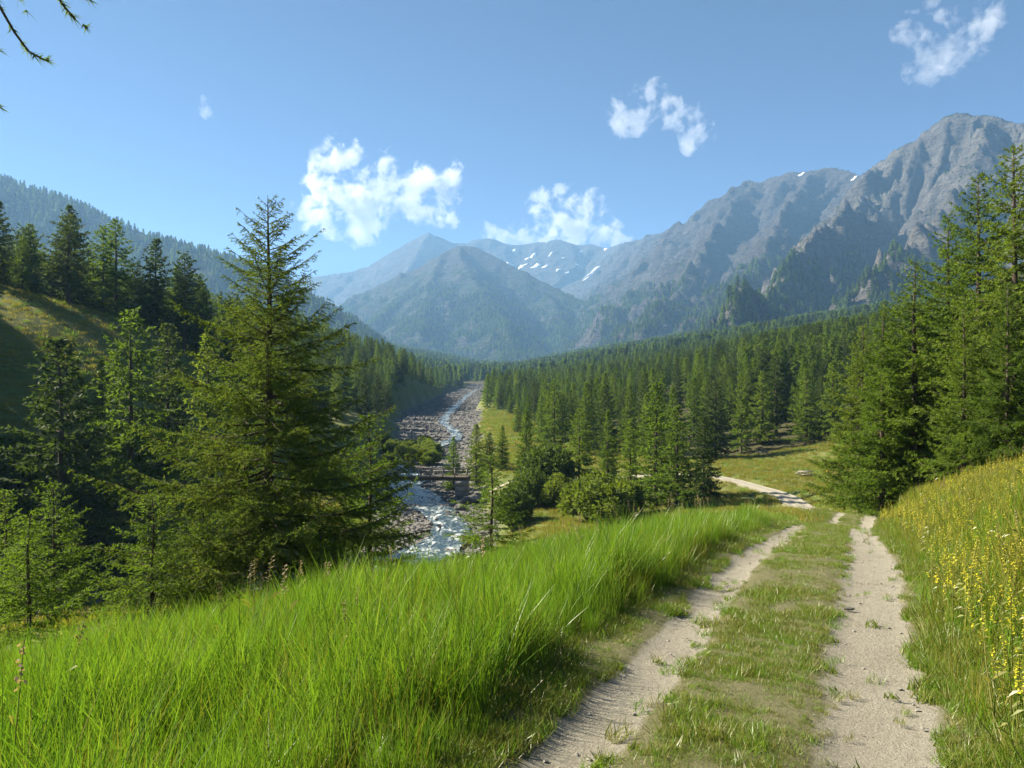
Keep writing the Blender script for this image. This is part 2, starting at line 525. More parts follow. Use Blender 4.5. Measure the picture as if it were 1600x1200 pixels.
# bed: x, y, width
BED = resample([(-75, 30, 14), (-58, 40, 13), (-45, 48, 13), (-32, 55, 13), (-17, 66, 13), (-9.5, 77, 13), (-8.5, 88, 12), (-10.5, 100, 12), (-12.5, 112, 12), (-16, 140, 17),
                (-20, 200, 21), (-26, 270, 27), (-31, 350, 31), (-33, 450, 28), (-34, 575, 26), (-30, 800, 24)], 3.0)
WATER = resample([(-75, 30), (-58, 40), (-45, 48), (-31, 55.5), (-15, 68), (-8.5, 77), (-6.8, 88), (-10, 100), (-14.5, 112), (-17.5, 126), (-21, 145), (-21.5, 165), (-18, 183), (-15, 200), (-17, 225),
                  (-24, 270), (-27, 350), (-29, 450), (-31, 575), (-30, 780)], 1.0)
TRACK = resample([(-3.2, -6), (-1.9, -3), (-0.55, 0), (0.88, 3.4), (2.09, 6.2), (3.0, 8.1), (5.0, 12.5), (7.7, 18.7), (13, 30), (20, 45), (26.5, 68), (29, 87), (27.5, 100), (20, 107), (8, 110), (-3, 110.3), (-6.4, 110.5)], 0.25)


def zriver(y):
    return -16.6 + 0.02 * (y - 110)


def nearest(x, y, line):
    """distance to a polyline's samples, index of the nearest"""
    sh = x.shape; x = x.ravel(); y = y.ravel()
    best = np.full(x.shape, 1e9); bi = np.zeros(x.shape, int)
    for a in range(0, len(x), 20000):
        d = (x[a:a + 20000, None] - line[None, :, 0]) ** 2 + (y[a:a + 20000, None] - line[None, :, 1]) ** 2
        k = d.argmin(1); bi[a:a + 20000] = k; best[a:a + 20000] = np.sqrt(d[np.arange(len(k)), k])
    return best.reshape(sh), bi.reshape(sh)


def bed_mask(x, y):
    d, i = nearest(x, y, BED)
    w = BED[i, 2] / 2
    wob = (vnoise(x / 5, y / 5, 3) - 0.5) * 4 + (vnoise(x / 1.7, y / 1.7, 4) - 0.5) * 1.5
    return d + wob - w, BED[i, 1]


def hground(x, y):
    x = np.asarray(x, float); y = np.asarray(y, float)
    z = rbf(x, y)
    far = sstep(450, 720, y)
    xr = -33.0
    cross = np.maximum(np.abs(x - xr) - 45, 0)
    zf = -7 + 0.035 * (y - 575) + 0.19 * cross - 0.00004 * np.minimum(cross, 1500) ** 2
    z = z * (1 - far) + zf * far
    e, yb = bed_mask(x, y)
    k = 1 - sstep(0.0, 6.0, e)
    zb = zriver(yb) + 0.35 * (fbm(x / 2.5, y / 2.5, 4, 11) - 0.5) * 2 + 0.25
    k = k * (1 - sstep(700, 850, y))
    z = z * (1 - k) + zb * k
    amp = np.clip((np.hypot(x, y) - 6) / 60, 0, 1)
    z = z + (fbm(x / 9, y / 9, 4, 5) - 0.5) * 1.3 * amp * (1 - k) + (fbm(x / 1.3, y / 1.3, 3, 8) - 0.5) * 0.12 * (1 - k)
    return z


def track_u(x, y):
    """signed distance from the track's centre line, positive to the right"""
    d, i = nearest(x, y, TRACK)
    i2 = np.clip(i + 1, 0, len(TRACK) - 1); i1 = np.clip(i - 1, 0, len(TRACK) - 1)
    tx = TRACK[i2, 0] - TRACK[i1, 0]; ty = TRACK[i2, 1] - TRACK[i1, 1]
    cr = (x - TRACK[i, 0]) * ty - (y - TRACK[i, 1]) * tx
    return np.where(cr > 0, d, -d), i


def smooth_track_z():
    z = hground(TRACK[:, 0], TRACK[:, 1])
    k = np.ones(21) / 21
    zp = np.pad(z, 10, mode='edge')
    return np.convolve(zp, k, 'valid')


TZ = smooth_track_z()


def hbase(x, y):
    """ground with the track's bed levelled into it (where plants and things stand)"""
    z = hground(x, y)
    u, i = track_u(x, y)
    k = 1 - sstep(1.35, 2.5, np.abs(u))
    return z * (1 - k) + TZ[i] * k


def axis(lo, hi, c_lo, c_hi, step, g):
    a = list(np.arange(c_lo, c_hi, step))
    s = step; x = a[-1]
    while x < hi:
        s *= g; x += s; a.append(x)
    s = step; x = a[0]; b = []
    while x > lo:
        s *= g; x -= s; b.append(x)
    return np.array(b[::-1] + a)


def grid_mesh(xs, ys, hf, extra=None):
    X, Y = np.meshgrid(xs, ys)
    Z = hf(X, Y)
    v = np.stack([X, Y, Z], -1).reshape(-1, 3)
    nx = len(xs); ny = len(ys)
    i = np.arange(ny - 1)[:, None] * nx + np.arange(nx - 1)[None, :]
    f = np.stack([i, i + 1, i + nx + 1, i + nx], -1).reshape(-1, 4)
    return X, Y, Z, v, f


xs = axis(-2600, 2600, -22, 22, 0.4, 1.028)
ys = axis(-60, 3600, -3, 40, 0.4, 1.024)
GX, GY, GZ, gv, gf = grid_mesh(xs, ys, hbase)
u, ui = track_u(GX, GY)
gv[:, 2] -= (0.10 * (1 - sstep(1.45, 1.9, np.abs(u)))).ravel()
e, yb = bed_mask(GX, GY)
gravel = (1 - sstep(-0.5, 2.5, e)) * (1 - sstep(700, 800, GY))


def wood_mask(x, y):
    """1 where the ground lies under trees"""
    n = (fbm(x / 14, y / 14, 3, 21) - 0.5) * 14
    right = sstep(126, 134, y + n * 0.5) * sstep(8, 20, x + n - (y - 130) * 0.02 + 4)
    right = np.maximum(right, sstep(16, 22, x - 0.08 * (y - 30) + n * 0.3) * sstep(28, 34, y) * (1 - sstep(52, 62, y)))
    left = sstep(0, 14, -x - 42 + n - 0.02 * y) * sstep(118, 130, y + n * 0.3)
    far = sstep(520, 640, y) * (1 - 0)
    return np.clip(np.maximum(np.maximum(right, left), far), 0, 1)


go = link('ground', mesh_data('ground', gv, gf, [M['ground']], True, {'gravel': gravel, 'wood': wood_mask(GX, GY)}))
tag(go, kind='structure')

# ------------------------------------------------------------------ track (ruts, worn middle) and water
def build_track():
    us = np.concatenate([np.arange(-1.55, 1.56, 0.06)])
    sel = TRACK[TRACK[:, 1] < 112]
    n = len(sel)
    t = np.gradient(sel, axis=0); t /= np.linalg.norm(t, axis=1)[:, None]
    nx_, ny_ = t[:, 1], -t[:, 0]
    X = sel[:, 0][:, None] + us[None, :] * nx_[:, None]
    Y = sel[:, 1][:, None] + us[None, :] * ny_[:, None]
    Z = np.repeat(TZ[:n][:, None], len(us), 1)
    U = np.repeat(us[None, :], n, 0)
    Sx = np.repeat((np.arange(n) * 0.25)[:, None], len(us), 1)
    wl_ = 0.62 + (vnoise(Sx / 1.5, Sx * 0, 31) - 0.5) * 0.16
    lrut = np.exp(-((U + wl_) / 0.21) ** 4)
    wr_ = 0.68 + (vnoise(Sx / 1.8, Sx * 0 + 9, 32) - 0.5) * 0.14
    rrut = np.exp(-((U - wr_) / 0.32) ** 4)
    rut = np.maximum(lrut, rrut)
    far = sstep(60, 80, Y)
    Z = Z - 0.045 * rut + 0.03 * (fbm(X / 0.5, Y / 0.5, 4, 13) - 0.5) * (1 - 0.5 * rut) + 0.012 * (fbm(X / 0.12, Y / 0.12, 3, 14) - 0.5)
    edge = sstep(1.2, 1.55, np.abs(U))
    Z = Z - 0.13 * edge + 0.02 * (1 - edge)
    turf = np.clip(1 - rut, 0, 1) * (1 - 0.75 * far * (1 - sstep(1.1, 1.45, np.abs(U))))
    v = np.stack([X, Y, Z], -1).reshape(-1, 3)
    m = len(us)
    i = np.arange(n - 1)[:, None] * m + np.arange(m - 1)[None, :]
    f = np.stack([i, i + 1, i + m + 1, i + m], -1).reshape(-1, 4)
    o = link('dirt_track', mesh_data('dirt_track', v, f, [M['track']], True, {'turf': turf}))
    tag(o, kind='structure')


build_track()


def build_water():
    L_ = WATER[WATER[:, 1] < 700]
    n = len(L_)
    t = np.gradient(L_, axis=0); t /= np.linalg.norm(t, axis=1)[:, None]
    m = 15
    s = np.arange(n)
    wl_ = (1.9 + 1.5 * vnoise(s / 9.0, s * 0.0, 41)) * (1 - 0.35 * sstep(120, 220, L_[:, 1]))
    us = np.linspace(-1, 1, m)
    jit = (vnoise(s[:, None] / 2.5 + us[None, :] * 40, us[None, :] * 7 + 0 * s[:, None], 43) - 0.5) * 0.9
    X = L_[:, 0][:, None] + t[:, 1][:, None] * (us[None, :] * wl_[:, None] + jit * np.abs(us)[None, :])
    Y = L_[:, 1][:, None] - t[:, 0][:, None] * (us[None, :] * wl_[:, None] + jit * np.abs(us)[None, :])
    Z = zriver(L_[:, 1])[:, None] + 0.50 + 0.22 * (fbm(X / 1.6, Y / 1.1, 4, 44) - 0.5) + 0 * X
    v = np.stack([X, Y, Z], -1).reshape(-1, 3)
    i = np.arange(n - 1)[:, None] * m + np.arange(m - 1)[None, :]
    f = np.stack([i, i + 1, i + m + 1, i + m], -1).reshape(-1, 4)
    tag(link('river_water', mesh_data('river_water', v, f, [M['water']], True)), kind='structure')


build_water()

# ------------------------------------------------------------------ mountains
def ridge_pts(spec, step=40):
    """(px, py, Y) triples seen along a crest -> world points, evenly spaced"""
    pts = np.array([P(*s) for s in spec])
    t = np.concatenate([[0], np.cumsum(np.linalg.norm(np.diff(pts[:, :2], axis=0), axis=1))])
    tt = np.arange(0, t[-1] + step, step)
    return np.stack([np.interp(tt, t, pts[:, k]) for k in range(3)], 1)


def massif(ridges, x, y, seed, rough=1.0):
    """ridges: list of (points, upper slope, upper depth, lower slope, gully size, gully depth)"""
    sh = x.shape; x = x.ravel(); y = y.ravel()
    wx = x + 60 * (fbm(x / 260, y / 260, 3, seed + 50) - 0.5) * 2
    wy = y + 60 * (fbm(x / 260 + 31, y / 260, 3, seed + 51) - 0.5) * 2
    H = np.full(x.shape, -500.0); D = np.full(x.shape, 1e9)
    for q, (pts, k1, d1, k2, gs, ga) in enumerate(ridges):
        for a in range(0, len(x), 40000):
            s_ = slice(a, a + 40000)
            dd = (x[s_, None] - pts[None, :, 0]) ** 2 + (y[s_, None] - pts[None, :, 1]) ** 2
            # continuous foot point on the polyline
            i = np.clip(dd.argmin(1), 1, len(pts) - 2)
            best = None
            for j in (i - 1, i):
                A = pts[j]; B = pts[j + 1]
                ab = B[:, :2] - A[:, :2]
                tpar = ((x[s_] - A[:, 0]) * ab[:, 0] + (y[s_] - A[:, 1]) * ab[:, 1]) / ((ab ** 2).sum(1) + 1e-9)
                tpar = np.clip(tpar, 0, 1)
                fx = A[:, 0] + tpar * ab[:, 0]; fy = A[:, 1] + tpar * ab[:, 1]; fz = A[:, 2] + tpar * (B[:, 2] - A[:, 2])
                d = np.hypot(x[s_] - fx, y[s_] - fy)
                if best is None:
                    best = [d, j + tpar, fz]
                else:
                    k = d < best[0]
                    best = [np.where(k, d, best[0]), np.where(k, j + tpar, best[1]), np.where(k, fz, best[2])]
            d, tp, fz = best
            step = np.linalg.norm(pts[1, :2] - pts[0, :2])
            s = tp * step
            on = np.clip(d / (gs * 0.8), 0, 1)
            gully = (ridged(s / gs + q * 13.7 + (wx[s_] - x[s_]) / gs, d / (gs * 4), 3, seed + q * 7) - 0.62) * ga * on
            gully = gully + (ridged(s / (gs * 0.36) + q * 5.1 + (wy[s_] - y[s_]) / gs, d / (gs * 1.6), 3, seed + q * 7 + 3) - 0.62) * ga * 0.45 * np.clip(d / (gs * 0.3), 0, 1)
            h = fz - k1 * np.minimum(d, d1) - k2 * np.maximum(d - d1, 0) + gully
            H[s_] = np.maximum(H[s_], h)
            if q == 0: D[s_] = d
    r = np.maximum(0, 1)
    H = H + rough * (55 * (ridged(wx / 230, wy / 230, 5, seed + 90, 0.55) - 0.6) + 34 * (ridged(wx / 60, wy / 60, 4, seed + 95, 0.6) - 0.6)) * 0.9 * (0.34 + 0.66 * np.clip(D / 150, 0, 1))
    return H.reshape(sh)


def slope_of(Z, dx, dy):
    gy, gx = np.gradient(Z, dy, dx)
    return np.sqrt(gx * gx + gy * gy)


R_main = ridge_pts([(1900, 330, 1750), (1750, 255, 1900), (1660, 215, 2000), (1600, 190, 2080), (1545, 182, 2150), (1490, 178, 2200), (1440, 206, 2260), (1395, 238, 2330), (1378, 250, 2400)])
R_spur1 = ridge_pts([(1378, 250, 2400), (1345, 305, 2150), (1322, 325, 1950), (1290, 352, 1800), (1262, 378, 1650), (1225, 410, 1480), (1180, 458, 1300), (1150, 505, 1150)])
R_spur2 = ridge_pts([(1545, 182, 2150), (1520, 262, 1900), (1470, 335, 1650), (1425, 378, 1450), (1395, 400, 1350), (1360, 446, 1200)])
R_spur3 = ridge_pts([(1600, 190, 2080), (1620, 290, 1700), (1640, 400, 1350)])
R_back = ridge_pts([(1378, 262, 2700), (1345, 272, 2950), (1300, 261, 3100), (1270, 268, 3150), (1240, 271, 3200), (1182, 286, 3300), (1165, 284, 3350), (1130, 305, 3450), (1104, 314, 3550), (1092, 338, 3650), (1075, 354, 3850),
                    (1048, 357, 4200), (1012, 371, 4700), (975, 379, 5200)])
R_b1 = ridge_pts([(1270, 268, 3150), (1225, 330, 2750), (1200, 390, 2350), (1165, 440, 2000), (1110, 510, 1700)])
R_b2 = ridge_pts([(1165, 284, 3350), (1125, 350, 2950), (1085, 400, 2600), (1050, 460, 2250), (1000, 520, 2000)])
R_b3 = ridge_pts([(1075, 354, 3850), (1040, 400, 3400), (1000, 450, 3000), (960, 510, 2650)])
R_far = ridge_pts([(330, 470, 6400), (430, 440, 6200), (528, 427, 6000), (560, 421, 6000), (578, 415, 6000), (600, 398, 6000), (636, 380, 6000), (660, 366, 6000), (670, 362, 6000), (682, 368, 6000), (705, 379, 6050), (728, 380, 6100),
                   (740, 374, 6100), (765, 371, 6100), (782, 378, 6100), (802, 383, 6100), (835, 379, 6100), (862, 377, 6050), (870, 371, 6050), (882, 376, 6000), (905, 384, 6000), (925, 380, 6000), (945, 388, 5900), (975, 379, 5700), (1012, 371, 5400)], 60)
R_f2 = ridge_pts([(670, 362, 6000), (640, 420, 5400), (590, 470, 5000), (540, 505, 4600)], 60)
R_f3 = ridge_pts([(1012, 371, 5400), (985, 420, 4700), (955, 470, 4000)], 60)
R_dome = ridge_pts([(540, 545, 3000), (575, 512, 3250), (606, 482, 3450), (634, 458, 3650), (662, 427, 3850), (684, 404, 4000), (700, 391, 4080), (718, 385, 4120), (742, 387, 4110), (770, 400, 4050), (812, 420, 3950), (869, 450, 3800), (902, 470, 3650), (931, 489, 3500), (940, 512, 3300)])
R_d2 = ridge_pts([(715, 386, 4100), (735, 430, 3600), (770, 480, 3200), (800, 525, 2800)])
R_d3 = ridge_pts([(690, 396, 4050), (665, 460, 3500), (655, 520, 3000)])
R_d4 = ridge_pts([(850, 455, 3800), (880, 500, 3300), (885, 545, 2900)])

NEAR = [(R_main, 1.6, 260, 0.8, 170, 270), (R_spur1, 1.35, 170, 0.66, 120, 180), (R_spur2, 1.4, 190, 0.74, 120, 190), (R_spur3, 1.2, 150, 0.7, 110, 80)]
BACK = [(R_back, 1.1, 320, 0.66, 190, 190), (R_b1, 1.0, 170, 0.62, 140, 160), (R_b2, 1.0, 180, 0.6, 140, 160), (R_b3, 1.0, 180, 0.6, 130, 100)]
FAR = [(R_far, 0.85, 350, 0.42, 220, 110), (R_f2, 0.6, 300, 0.5, 220, 80), (R_f3, 0.7, 250, 0.5, 220, 80)]
DOME = [(R_dome, 0.7, 300, 0.50, 200, 60), (R_d2, 0.55, 300, 0.5, 200, 70), (R_d3, 0.6, 300, 0.5, 200, 70), (R_d4, 0.55, 300, 0.5, 200, 60)]


def build_mountain(name, ridges, x0, x1, y0, y1, step, mat, seed, rough, gtop, gslope, label):
    xs = np.arange(x0, x1, step); ys = np.arange(y0, y1, step)
    X, Y = np.meshgrid(xs, ys)
    Z = massif(ridges, X, Y, seed, rough)
    G = hground_far(X, Y)
    sl = slope_of(Z, step, step)
    green = (1 - sstep(gslope - 0.2, gslope + 0.35, sl)) * (1 - sstep(gtop * 0.6, gtop, Z + 120 * (fbm(X / 300, Y / 300, 3, seed) - 0.5)))
    v = np.stack([X, Y, Z], -1).reshape(-1, 3)
    nx = len(xs); ny = len(ys)
    i = np.arange(ny - 1)[:, None] * nx + np.arange(nx - 1)[None, :]
    f = np.stack([i, i + 1, i + nx + 1, i + nx], -1).reshape(-1, 4)
    above = (Z > G - 25).ravel()
    f = f[above[f].any(1)]
    used = np.zeros(len(v), bool); used[f.ravel()] = True
    mp = np.cumsum(used) - 1
    o = link(name, mesh_data(name, v[used], mp[f], [mat], True, {'green': green.ravel()[used]}))
    tag(o, label, kind='structure')
    return (xs, ys, Z, sl)


def hground_far(x, y):
    cross = np.maximum(np.abs(x + 33) - 45, 0)
    return -7 + 0.035 * (y - 575) + 0.19 * cross - 0.00004 * np.minimum(cross, 1500) ** 2


R_hill = ridge_pts([(-350, 240, 2500), (-150, 262, 2400), (0, 280, 2300), (70, 303, 2300), (130, 325, 2250), (200, 355, 2200), (260, 376, 2150), (330, 396, 2100), (400, 415, 2050), (470, 455, 1950), (540, 508, 1850), (600, 548, 1750)], 50)
F_hill = build_mountain('hill', [(R_hill, 0.5, 400, 0.42, 220, 70)], -3300, 60, 1000, 3300, 18, M['dome'], 500, 0.4, 4000, 1.5, 'hazy wooded hill behind the left slope')
F_near = build_mountain('mountain', NEAR, 250, 2500, 850, 2900, 7, M['rock_near'], 100, 2.2, 1400, 0.75, 'steep grey limestone peak with pale cliffs above the larches')
F_back = build_mountain('mountain', BACK, 50, 2400, 1500, 5300, 10, M['rock_far'], 200, 1.9, 620, 0.95, 'long dark rocky ridge behind the pale limestone peak')
F_far = build_mountain('mountain', FAR, -3600, 1500, 3800, 7000, 16, M['rock_far'], 300, 1.0, 620, 0.5, 'hazy blue mountain range with snow patches closing the valley')
F_dome = build_mountain('mountain', DOME, -1700, 900, 2100, 4900, 12, M['dome'], 400, 1.1, 760, 0.85, 'hazy pyramid mountain with wooded foot in the middle of the valley')


def field_z(F, x, y):
    xs, ys, Z, _ = F
    fx = np.clip((np.asarray(x) - xs[0]) / (xs[1] - xs[0]), 0, len(xs) - 1.001); fy = np.clip((np.asarray(y) - ys[0]) / (ys[1] - ys[0]), 0, len(ys) - 1.001)
    i = fx.astype(int); j = fy.astype(int); a = fx - i; b = fy - j
    return (Z[j, i] * (1 - a) + Z[j, i + 1] * a) * (1 - b) + (Z[j + 1, i] * (1 - a) + Z[j + 1, i + 1] * a) * b


def hit(F, px, py):
    """first point of a mountain seen along one line of sight"""
    xs, ys, Z, _ = F
    Y = np.arange(ys[0], ys[-2], 6.0); X = (px - 800) / 1200 * Y
    ok = (X > xs[0]) & (X < xs[-2])
    Y = Y[ok]; X = X[ok]
    z = field_z(F, X, Y); s = (600 - py) / 1200 * Y
    k = np.nonzero(z > s)[0]
    return None if len(k) == 0 else (X[k[0]], Y[k[0]])


# ------------------------------------------------------------------ snow patches lying in the cirque
def snow_patch(F, px, py, wpx, hpx, tilt, seed, label):
    h = hit(F, px, py)
    if h is None: return
    x0, y0 = h
    w = wpx / 1200 * y0 / 2; hh = hpx / 1200 * y0 / 2 * 1.5
    n = 22
    a = np.linspace(0, 2 * np.pi, n, endpoint=False)
    rr = 0.35 + 1.1 * vnoise(np.cos(a) * 2.5 + seed * 3.1, np.sin(a) * 2.5 + seed, 60)
    rings = [(0.0, 3.0), (0.5, 3.2), (0.85, 2.6), (1.0, -3.0)]
    v = []; f = []
    ca, sa = math.cos(tilt), math.sin(tilt)
    for k, (r, t) in enumerate(rings):
        for j in range(n):
            ex = r * rr[j] * math.cos(a[j]) * w; ey = r * rr[j] * math.sin(a[j]) * hh
            x = x0 + ex * ca - ey * sa; y = y0 + ex * sa + ey * ca
            v.append((x, y, float(field_z(F, np.array([x]), np.array([y]))[0]) + t))
    for k in range(len(rings) - 1):
        for j in range(n):
            f.append([k * n + j, k * n + (j + 1) % n, (k + 1) * n + (j + 1) % n, (k + 1) * n + j])
    tag(link('snow_patch', mesh_data('snow_patch', v, f, [M['snow']], True)), label, 'snow patch', 'snow patches left on the mountains')


SN = 'small white snow patch lying in the scree bowl of the hazy range'
for k, (px, py, w, h, t) in enumerate([(797, 414, 14, 4, 0.1), (815, 417, 20, 4, 0.2), (838, 416, 22, 5, 0.4), (833, 400, 12, 4, 0.3), (824, 404, 8, 3, 0), (872, 421, 9, 4, 0.2), (925, 428, 30, 4, 0.5), (945, 424, 10, 3, 0.4),
                                        (880, 404, 6, 2, 0), (908, 394, 7, 3, 0.1), (803, 392, 7, 4, 0.3), (930, 441, 9, 3, 0.3), (990, 420, 14, 5, 0.6), (947, 389, 8, 4, 0), (852, 417, 10, 3, 0.1), (960, 405, 12, 2, 0.6), (975, 395, 8, 3, 0.4), (905, 415, 14, 2, 0.5), (860, 398, 9, 2, 0.2), (888, 430, 12, 2, 0.4), (915, 436, 16, 2, 0.5)]):
    snow_patch(F_far, px, py, w, h, t, k, SN)
snow_patch(F_far, 952, 474, 46, 8, 0.9, 33, 'long white snow tongue in the gully below the cirque')
snow_patch(F_back, 1336, 278, 13, 3, 0.2, 34, 'bright snow patch just below the dark ridge beside the pale peak')
snow_patch(F_back, 1252, 275, 16, 2, 0.0, 35, 'thin snow strip along the crest of the dark ridge')

# ------------------------------------------------------------------ plants: meshes
def conifer(name, H, Rb, seed, nb, tw, tuft, leaf, mat, droop=0.25, start=0.08, shape=0.85, twig_wood=False, trunk_r=None, limb_sides=4, dens=1.0, vary=0.33, dead=0, tip=0.9):
    """returns (trunk mesh, crown mesh): nb branches, twig spacing tw, tuft spacing along a twig, leaf (length, width)"""
    g = np.random.default_rng(seed)
    tr = trunk_r or H * 0.014
    zz = np.linspace(0, 1, 14)
    wob = np.stack([(vnoise(zz * 3 + seed, zz * 0, 71) - 0.5) * 0.02 * H, (vnoise(zz * 3 + seed, zz * 0 + 5, 72) - 0.5) * 0.02 * H, zz * H], 1)
    wob[:, :2] *= zz[:, None]
    rad = tr * (1 - zz) ** 0.8 + 0.006
    rad[0] *= 1.35
    wob[0, 2] = -0.35
    TV = []; TF = []; nb_v = 0

    def addt(v, f):
        nonlocal nb_v
        TV.append(v); TF.append(f + nb_v); nb_v += len(v)
    addt(*tube_np(wob, rad, 8))
    LV = []
    leafL, leafW = leaf
    golden = 2.39996
    for b in range(nb):
        s = (b + g.uniform(0, 0.9)) / nb
        hz = start + (1 - start) * s ** 0.92
        z0 = hz * H
        if z0 > H * 0.985: continue
        c = np.array([np.interp(hz, zz, wob[:, 0]), np.interp(hz, zz, wob[:, 1]), z0])
        rel = (hz - start) / (1 - start)
        low = min(1.0, (rel + 0.16) / 0.22)
        Lb = Rb * ((1 - rel) ** shape) * low * g.uniform(0.9 - vary, 0.9 + vary) + 0.10 + 0.025 * H * (1 - rel) * 0.3
        az = b * golden + g.uniform(-0.5, 0.5)
        dirh = np.array([math.cos(az), math.sin(az), 0.0]); side = np.array([-math.sin(az), math.cos(az), 0.0])
        rise = 0.75 * rel ** 2 - droop * (1 - rel) + g.uniform(-0.2, 0.2)
        npt = 7
        q = np.linspace(0, 1, npt)
        up = rise * q + (0.32 * droop + 0.06) * q ** 2.5 - 0.10 * np.sin(q * np.pi) * (1 - rel)
        lat = g.uniform(-0.12, 0.12) * q ** 2
        pts = c + Lb * (q[:, None] * dirh + up[:, None] * np.array([0, 0, 1]) + lat[:, None] * side)
        rb = max(0.004, tr * 0.22 * (1 - rel) + 0.006 * H * 0.1)
        addt(*tube_np(pts, rb * (1 - q * 0.85) + 0.002, limb_sides))
        if b < dead: continue
        ntw = max(3, int(Lb / tw * dens))
        st = 0.12 + 0.88 * (np.arange(ntw) + g.uniform(0, 1, ntw)) / ntw
        st = np.clip(st, 0, 1)
        for sgn in (-1, 1):
            base = np.stack([np.interp(st, q, pts[:, k]) for k in range(3)], 1)
            tl = (0.34 * Lb * (1.05 - st) * np.minimum(1, st / 0.25 + 0.3) + 0.10 * min(1, Lb)) * g.uniform(0.5, 1.25, ntw)
            ang = g.uniform(0.6, 1.15, ntw) * sgn
            d = np.cos(ang)[:, None] * dirh + np.sin(ang)[:, None] * side + (g.uniform(-0.7, 0.28, ntw) + 0.3 * rel)[:, None] * np.array([0, 0, 1.0])
            d /= np.linalg.norm(d, axis=1)[:, None]
            nt_ = np.maximum(2, (tl / tuft)).astype(int)
            idx = np.repeat(np.arange(ntw), nt_)
            fr = (np.concatenate([np.arange(k) for k in nt_]) + g.uniform(0.2, 1.0, len(idx))) / nt_[idx]
            pos = base[idx] + d[idx] * (tl[idx] * fr)[:, None]
            pos[:, 2] -= 0.12 * tl[idx] * fr ** 2
            nl = len(idx)
            for rep in range(2):
                rd = g.normal(0, 1, (nl, 3)); rd /= np.linalg.norm(rd, axis=1)[:, None]
                ld = d[idx] * 0.75 + rd * 0.85
                ld /= np.linalg.norm(ld, axis=1)[:, None]
                w = np.cross(ld, g.normal(0, 1, (nl, 3))); w /= np.linalg.norm(w, axis=1)[:, None]
                tp_ = tip + (1 - tip) * (1 - rel)
                ll = leafL * tp_ * g.uniform(0.6, 1.3, nl)[:, None]
                a = pos - w * leafW * tp_ / 2; bb = pos + w * leafW * tp_ / 2; t = pos + ld * ll
                LV.append(np.stack([a, bb, t], 1).reshape(-1, 3))
            if twig_wood:
                w = np.cross(d, np.array([0, 0, 1.0])); w /= np.linalg.norm(w, axis=1)[:, None] + 1e-6
                w2 = np.cross(d, w)
                tend = base + d * tl[:, None]; tend[:, 2] -= 0.12 * tl
                tv = np.stack([base - w * 0.006, base + w * 0.006, tend, base - w2 * 0.006, base + w2 * 0.006, tend], 1).reshape(-1, 3)
                TF.append(np.arange(len(tv)).reshape(-1, 3) + nb_v); TV.append(tv); nb_v += len(tv)
    tf = [list(map(int, r_)) for F_ in TF for r_ in F_]
    tm = mesh_data(name + '_trunk', np.concatenate(TV), tf, [M['bark']], False)
    lv = np.concatenate(LV)
    cm = mesh_data(name + '_crown', lv, np.arange(len(lv)).reshape(-1, 3), [mat], False)
    return tm, cm


def shrub(name, H, W, seed, nclump, nleaf, leaf, mat):
    g = np.random.default_rng(seed)
    LV = []; mb = MB()
    for k in range(nclump):
        az = g.uniform(0, 2 * np.pi); r = W * 0.5 * math.sqrt(g.uniform(0, 1)) * 0.85
        hz = H * (0.30 + 0.62 * g.uniform(0, 1) * math.sqrt(max(0.05, 1 - (r / (W * 0.5)) ** 2)))
        c = np.array([r * math.cos(az), r * math.sin(az), hz])
        rc = np.array([W, W, H]) * g.uniform(0.12, 0.22)
        dirs = g.normal(0, 1, (nleaf, 3)); dirs /= np.linalg.norm(dirs, axis=1)[:, None]
        pos = c + dirs * rc * (g.uniform(0.35, 1, (nleaf, 1)) ** 0.5)
        pos[:, 2] = np.maximum(pos[:, 2], 0.02)
        ld = dirs * 0.6 + g.normal(0, 0.7, (nleaf, 3)); ld /= np.linalg.norm(ld, axis=1)[:, None]
        w = np.cross(ld, g.normal(0, 1, (nleaf, 3))); w /= np.linalg.norm(w, axis=1)[:, None]
        l = leaf[0] * g.uniform(0.6, 1.3, (nleaf, 1))
        LV.append(np.stack([pos, pos + ld * l * 0.5 + w * leaf[1] / 2, pos + ld * l, pos + ld * l * 0.5 - w * leaf[1] / 2], 1).reshape(-1, 3))
        mid = c * np.array([0.45, 0.45, 0.55]) + g.normal(0, 0.04 * W, 3)
        mb.tube([(c[0] * 0.06, c[1] * 0.06, -0.15), tuple(mid), tuple(c)], [0.02 * H, 0.013 * H, 0.004 * H], 4)
    lv = np.concatenate(LV)
    cm = mesh_data(name + '_crown', lv, np.arange(len(lv)).reshape(-1, 4), [mat], False)
    tm = mesh_data(name + '_stems', mb.v, mb.f, [M['bark']], False)
    return tm, cm


def plant(name, meshes, loc, scale, rz, label, cat, group, parts=('trunk', 'crown')):
    e = empty(name, loc, rz, scale)
    link(parts[0], meshes[0], e)
    link(parts[1], meshes[1], e)
    tag(e, label, cat, group)
    return e


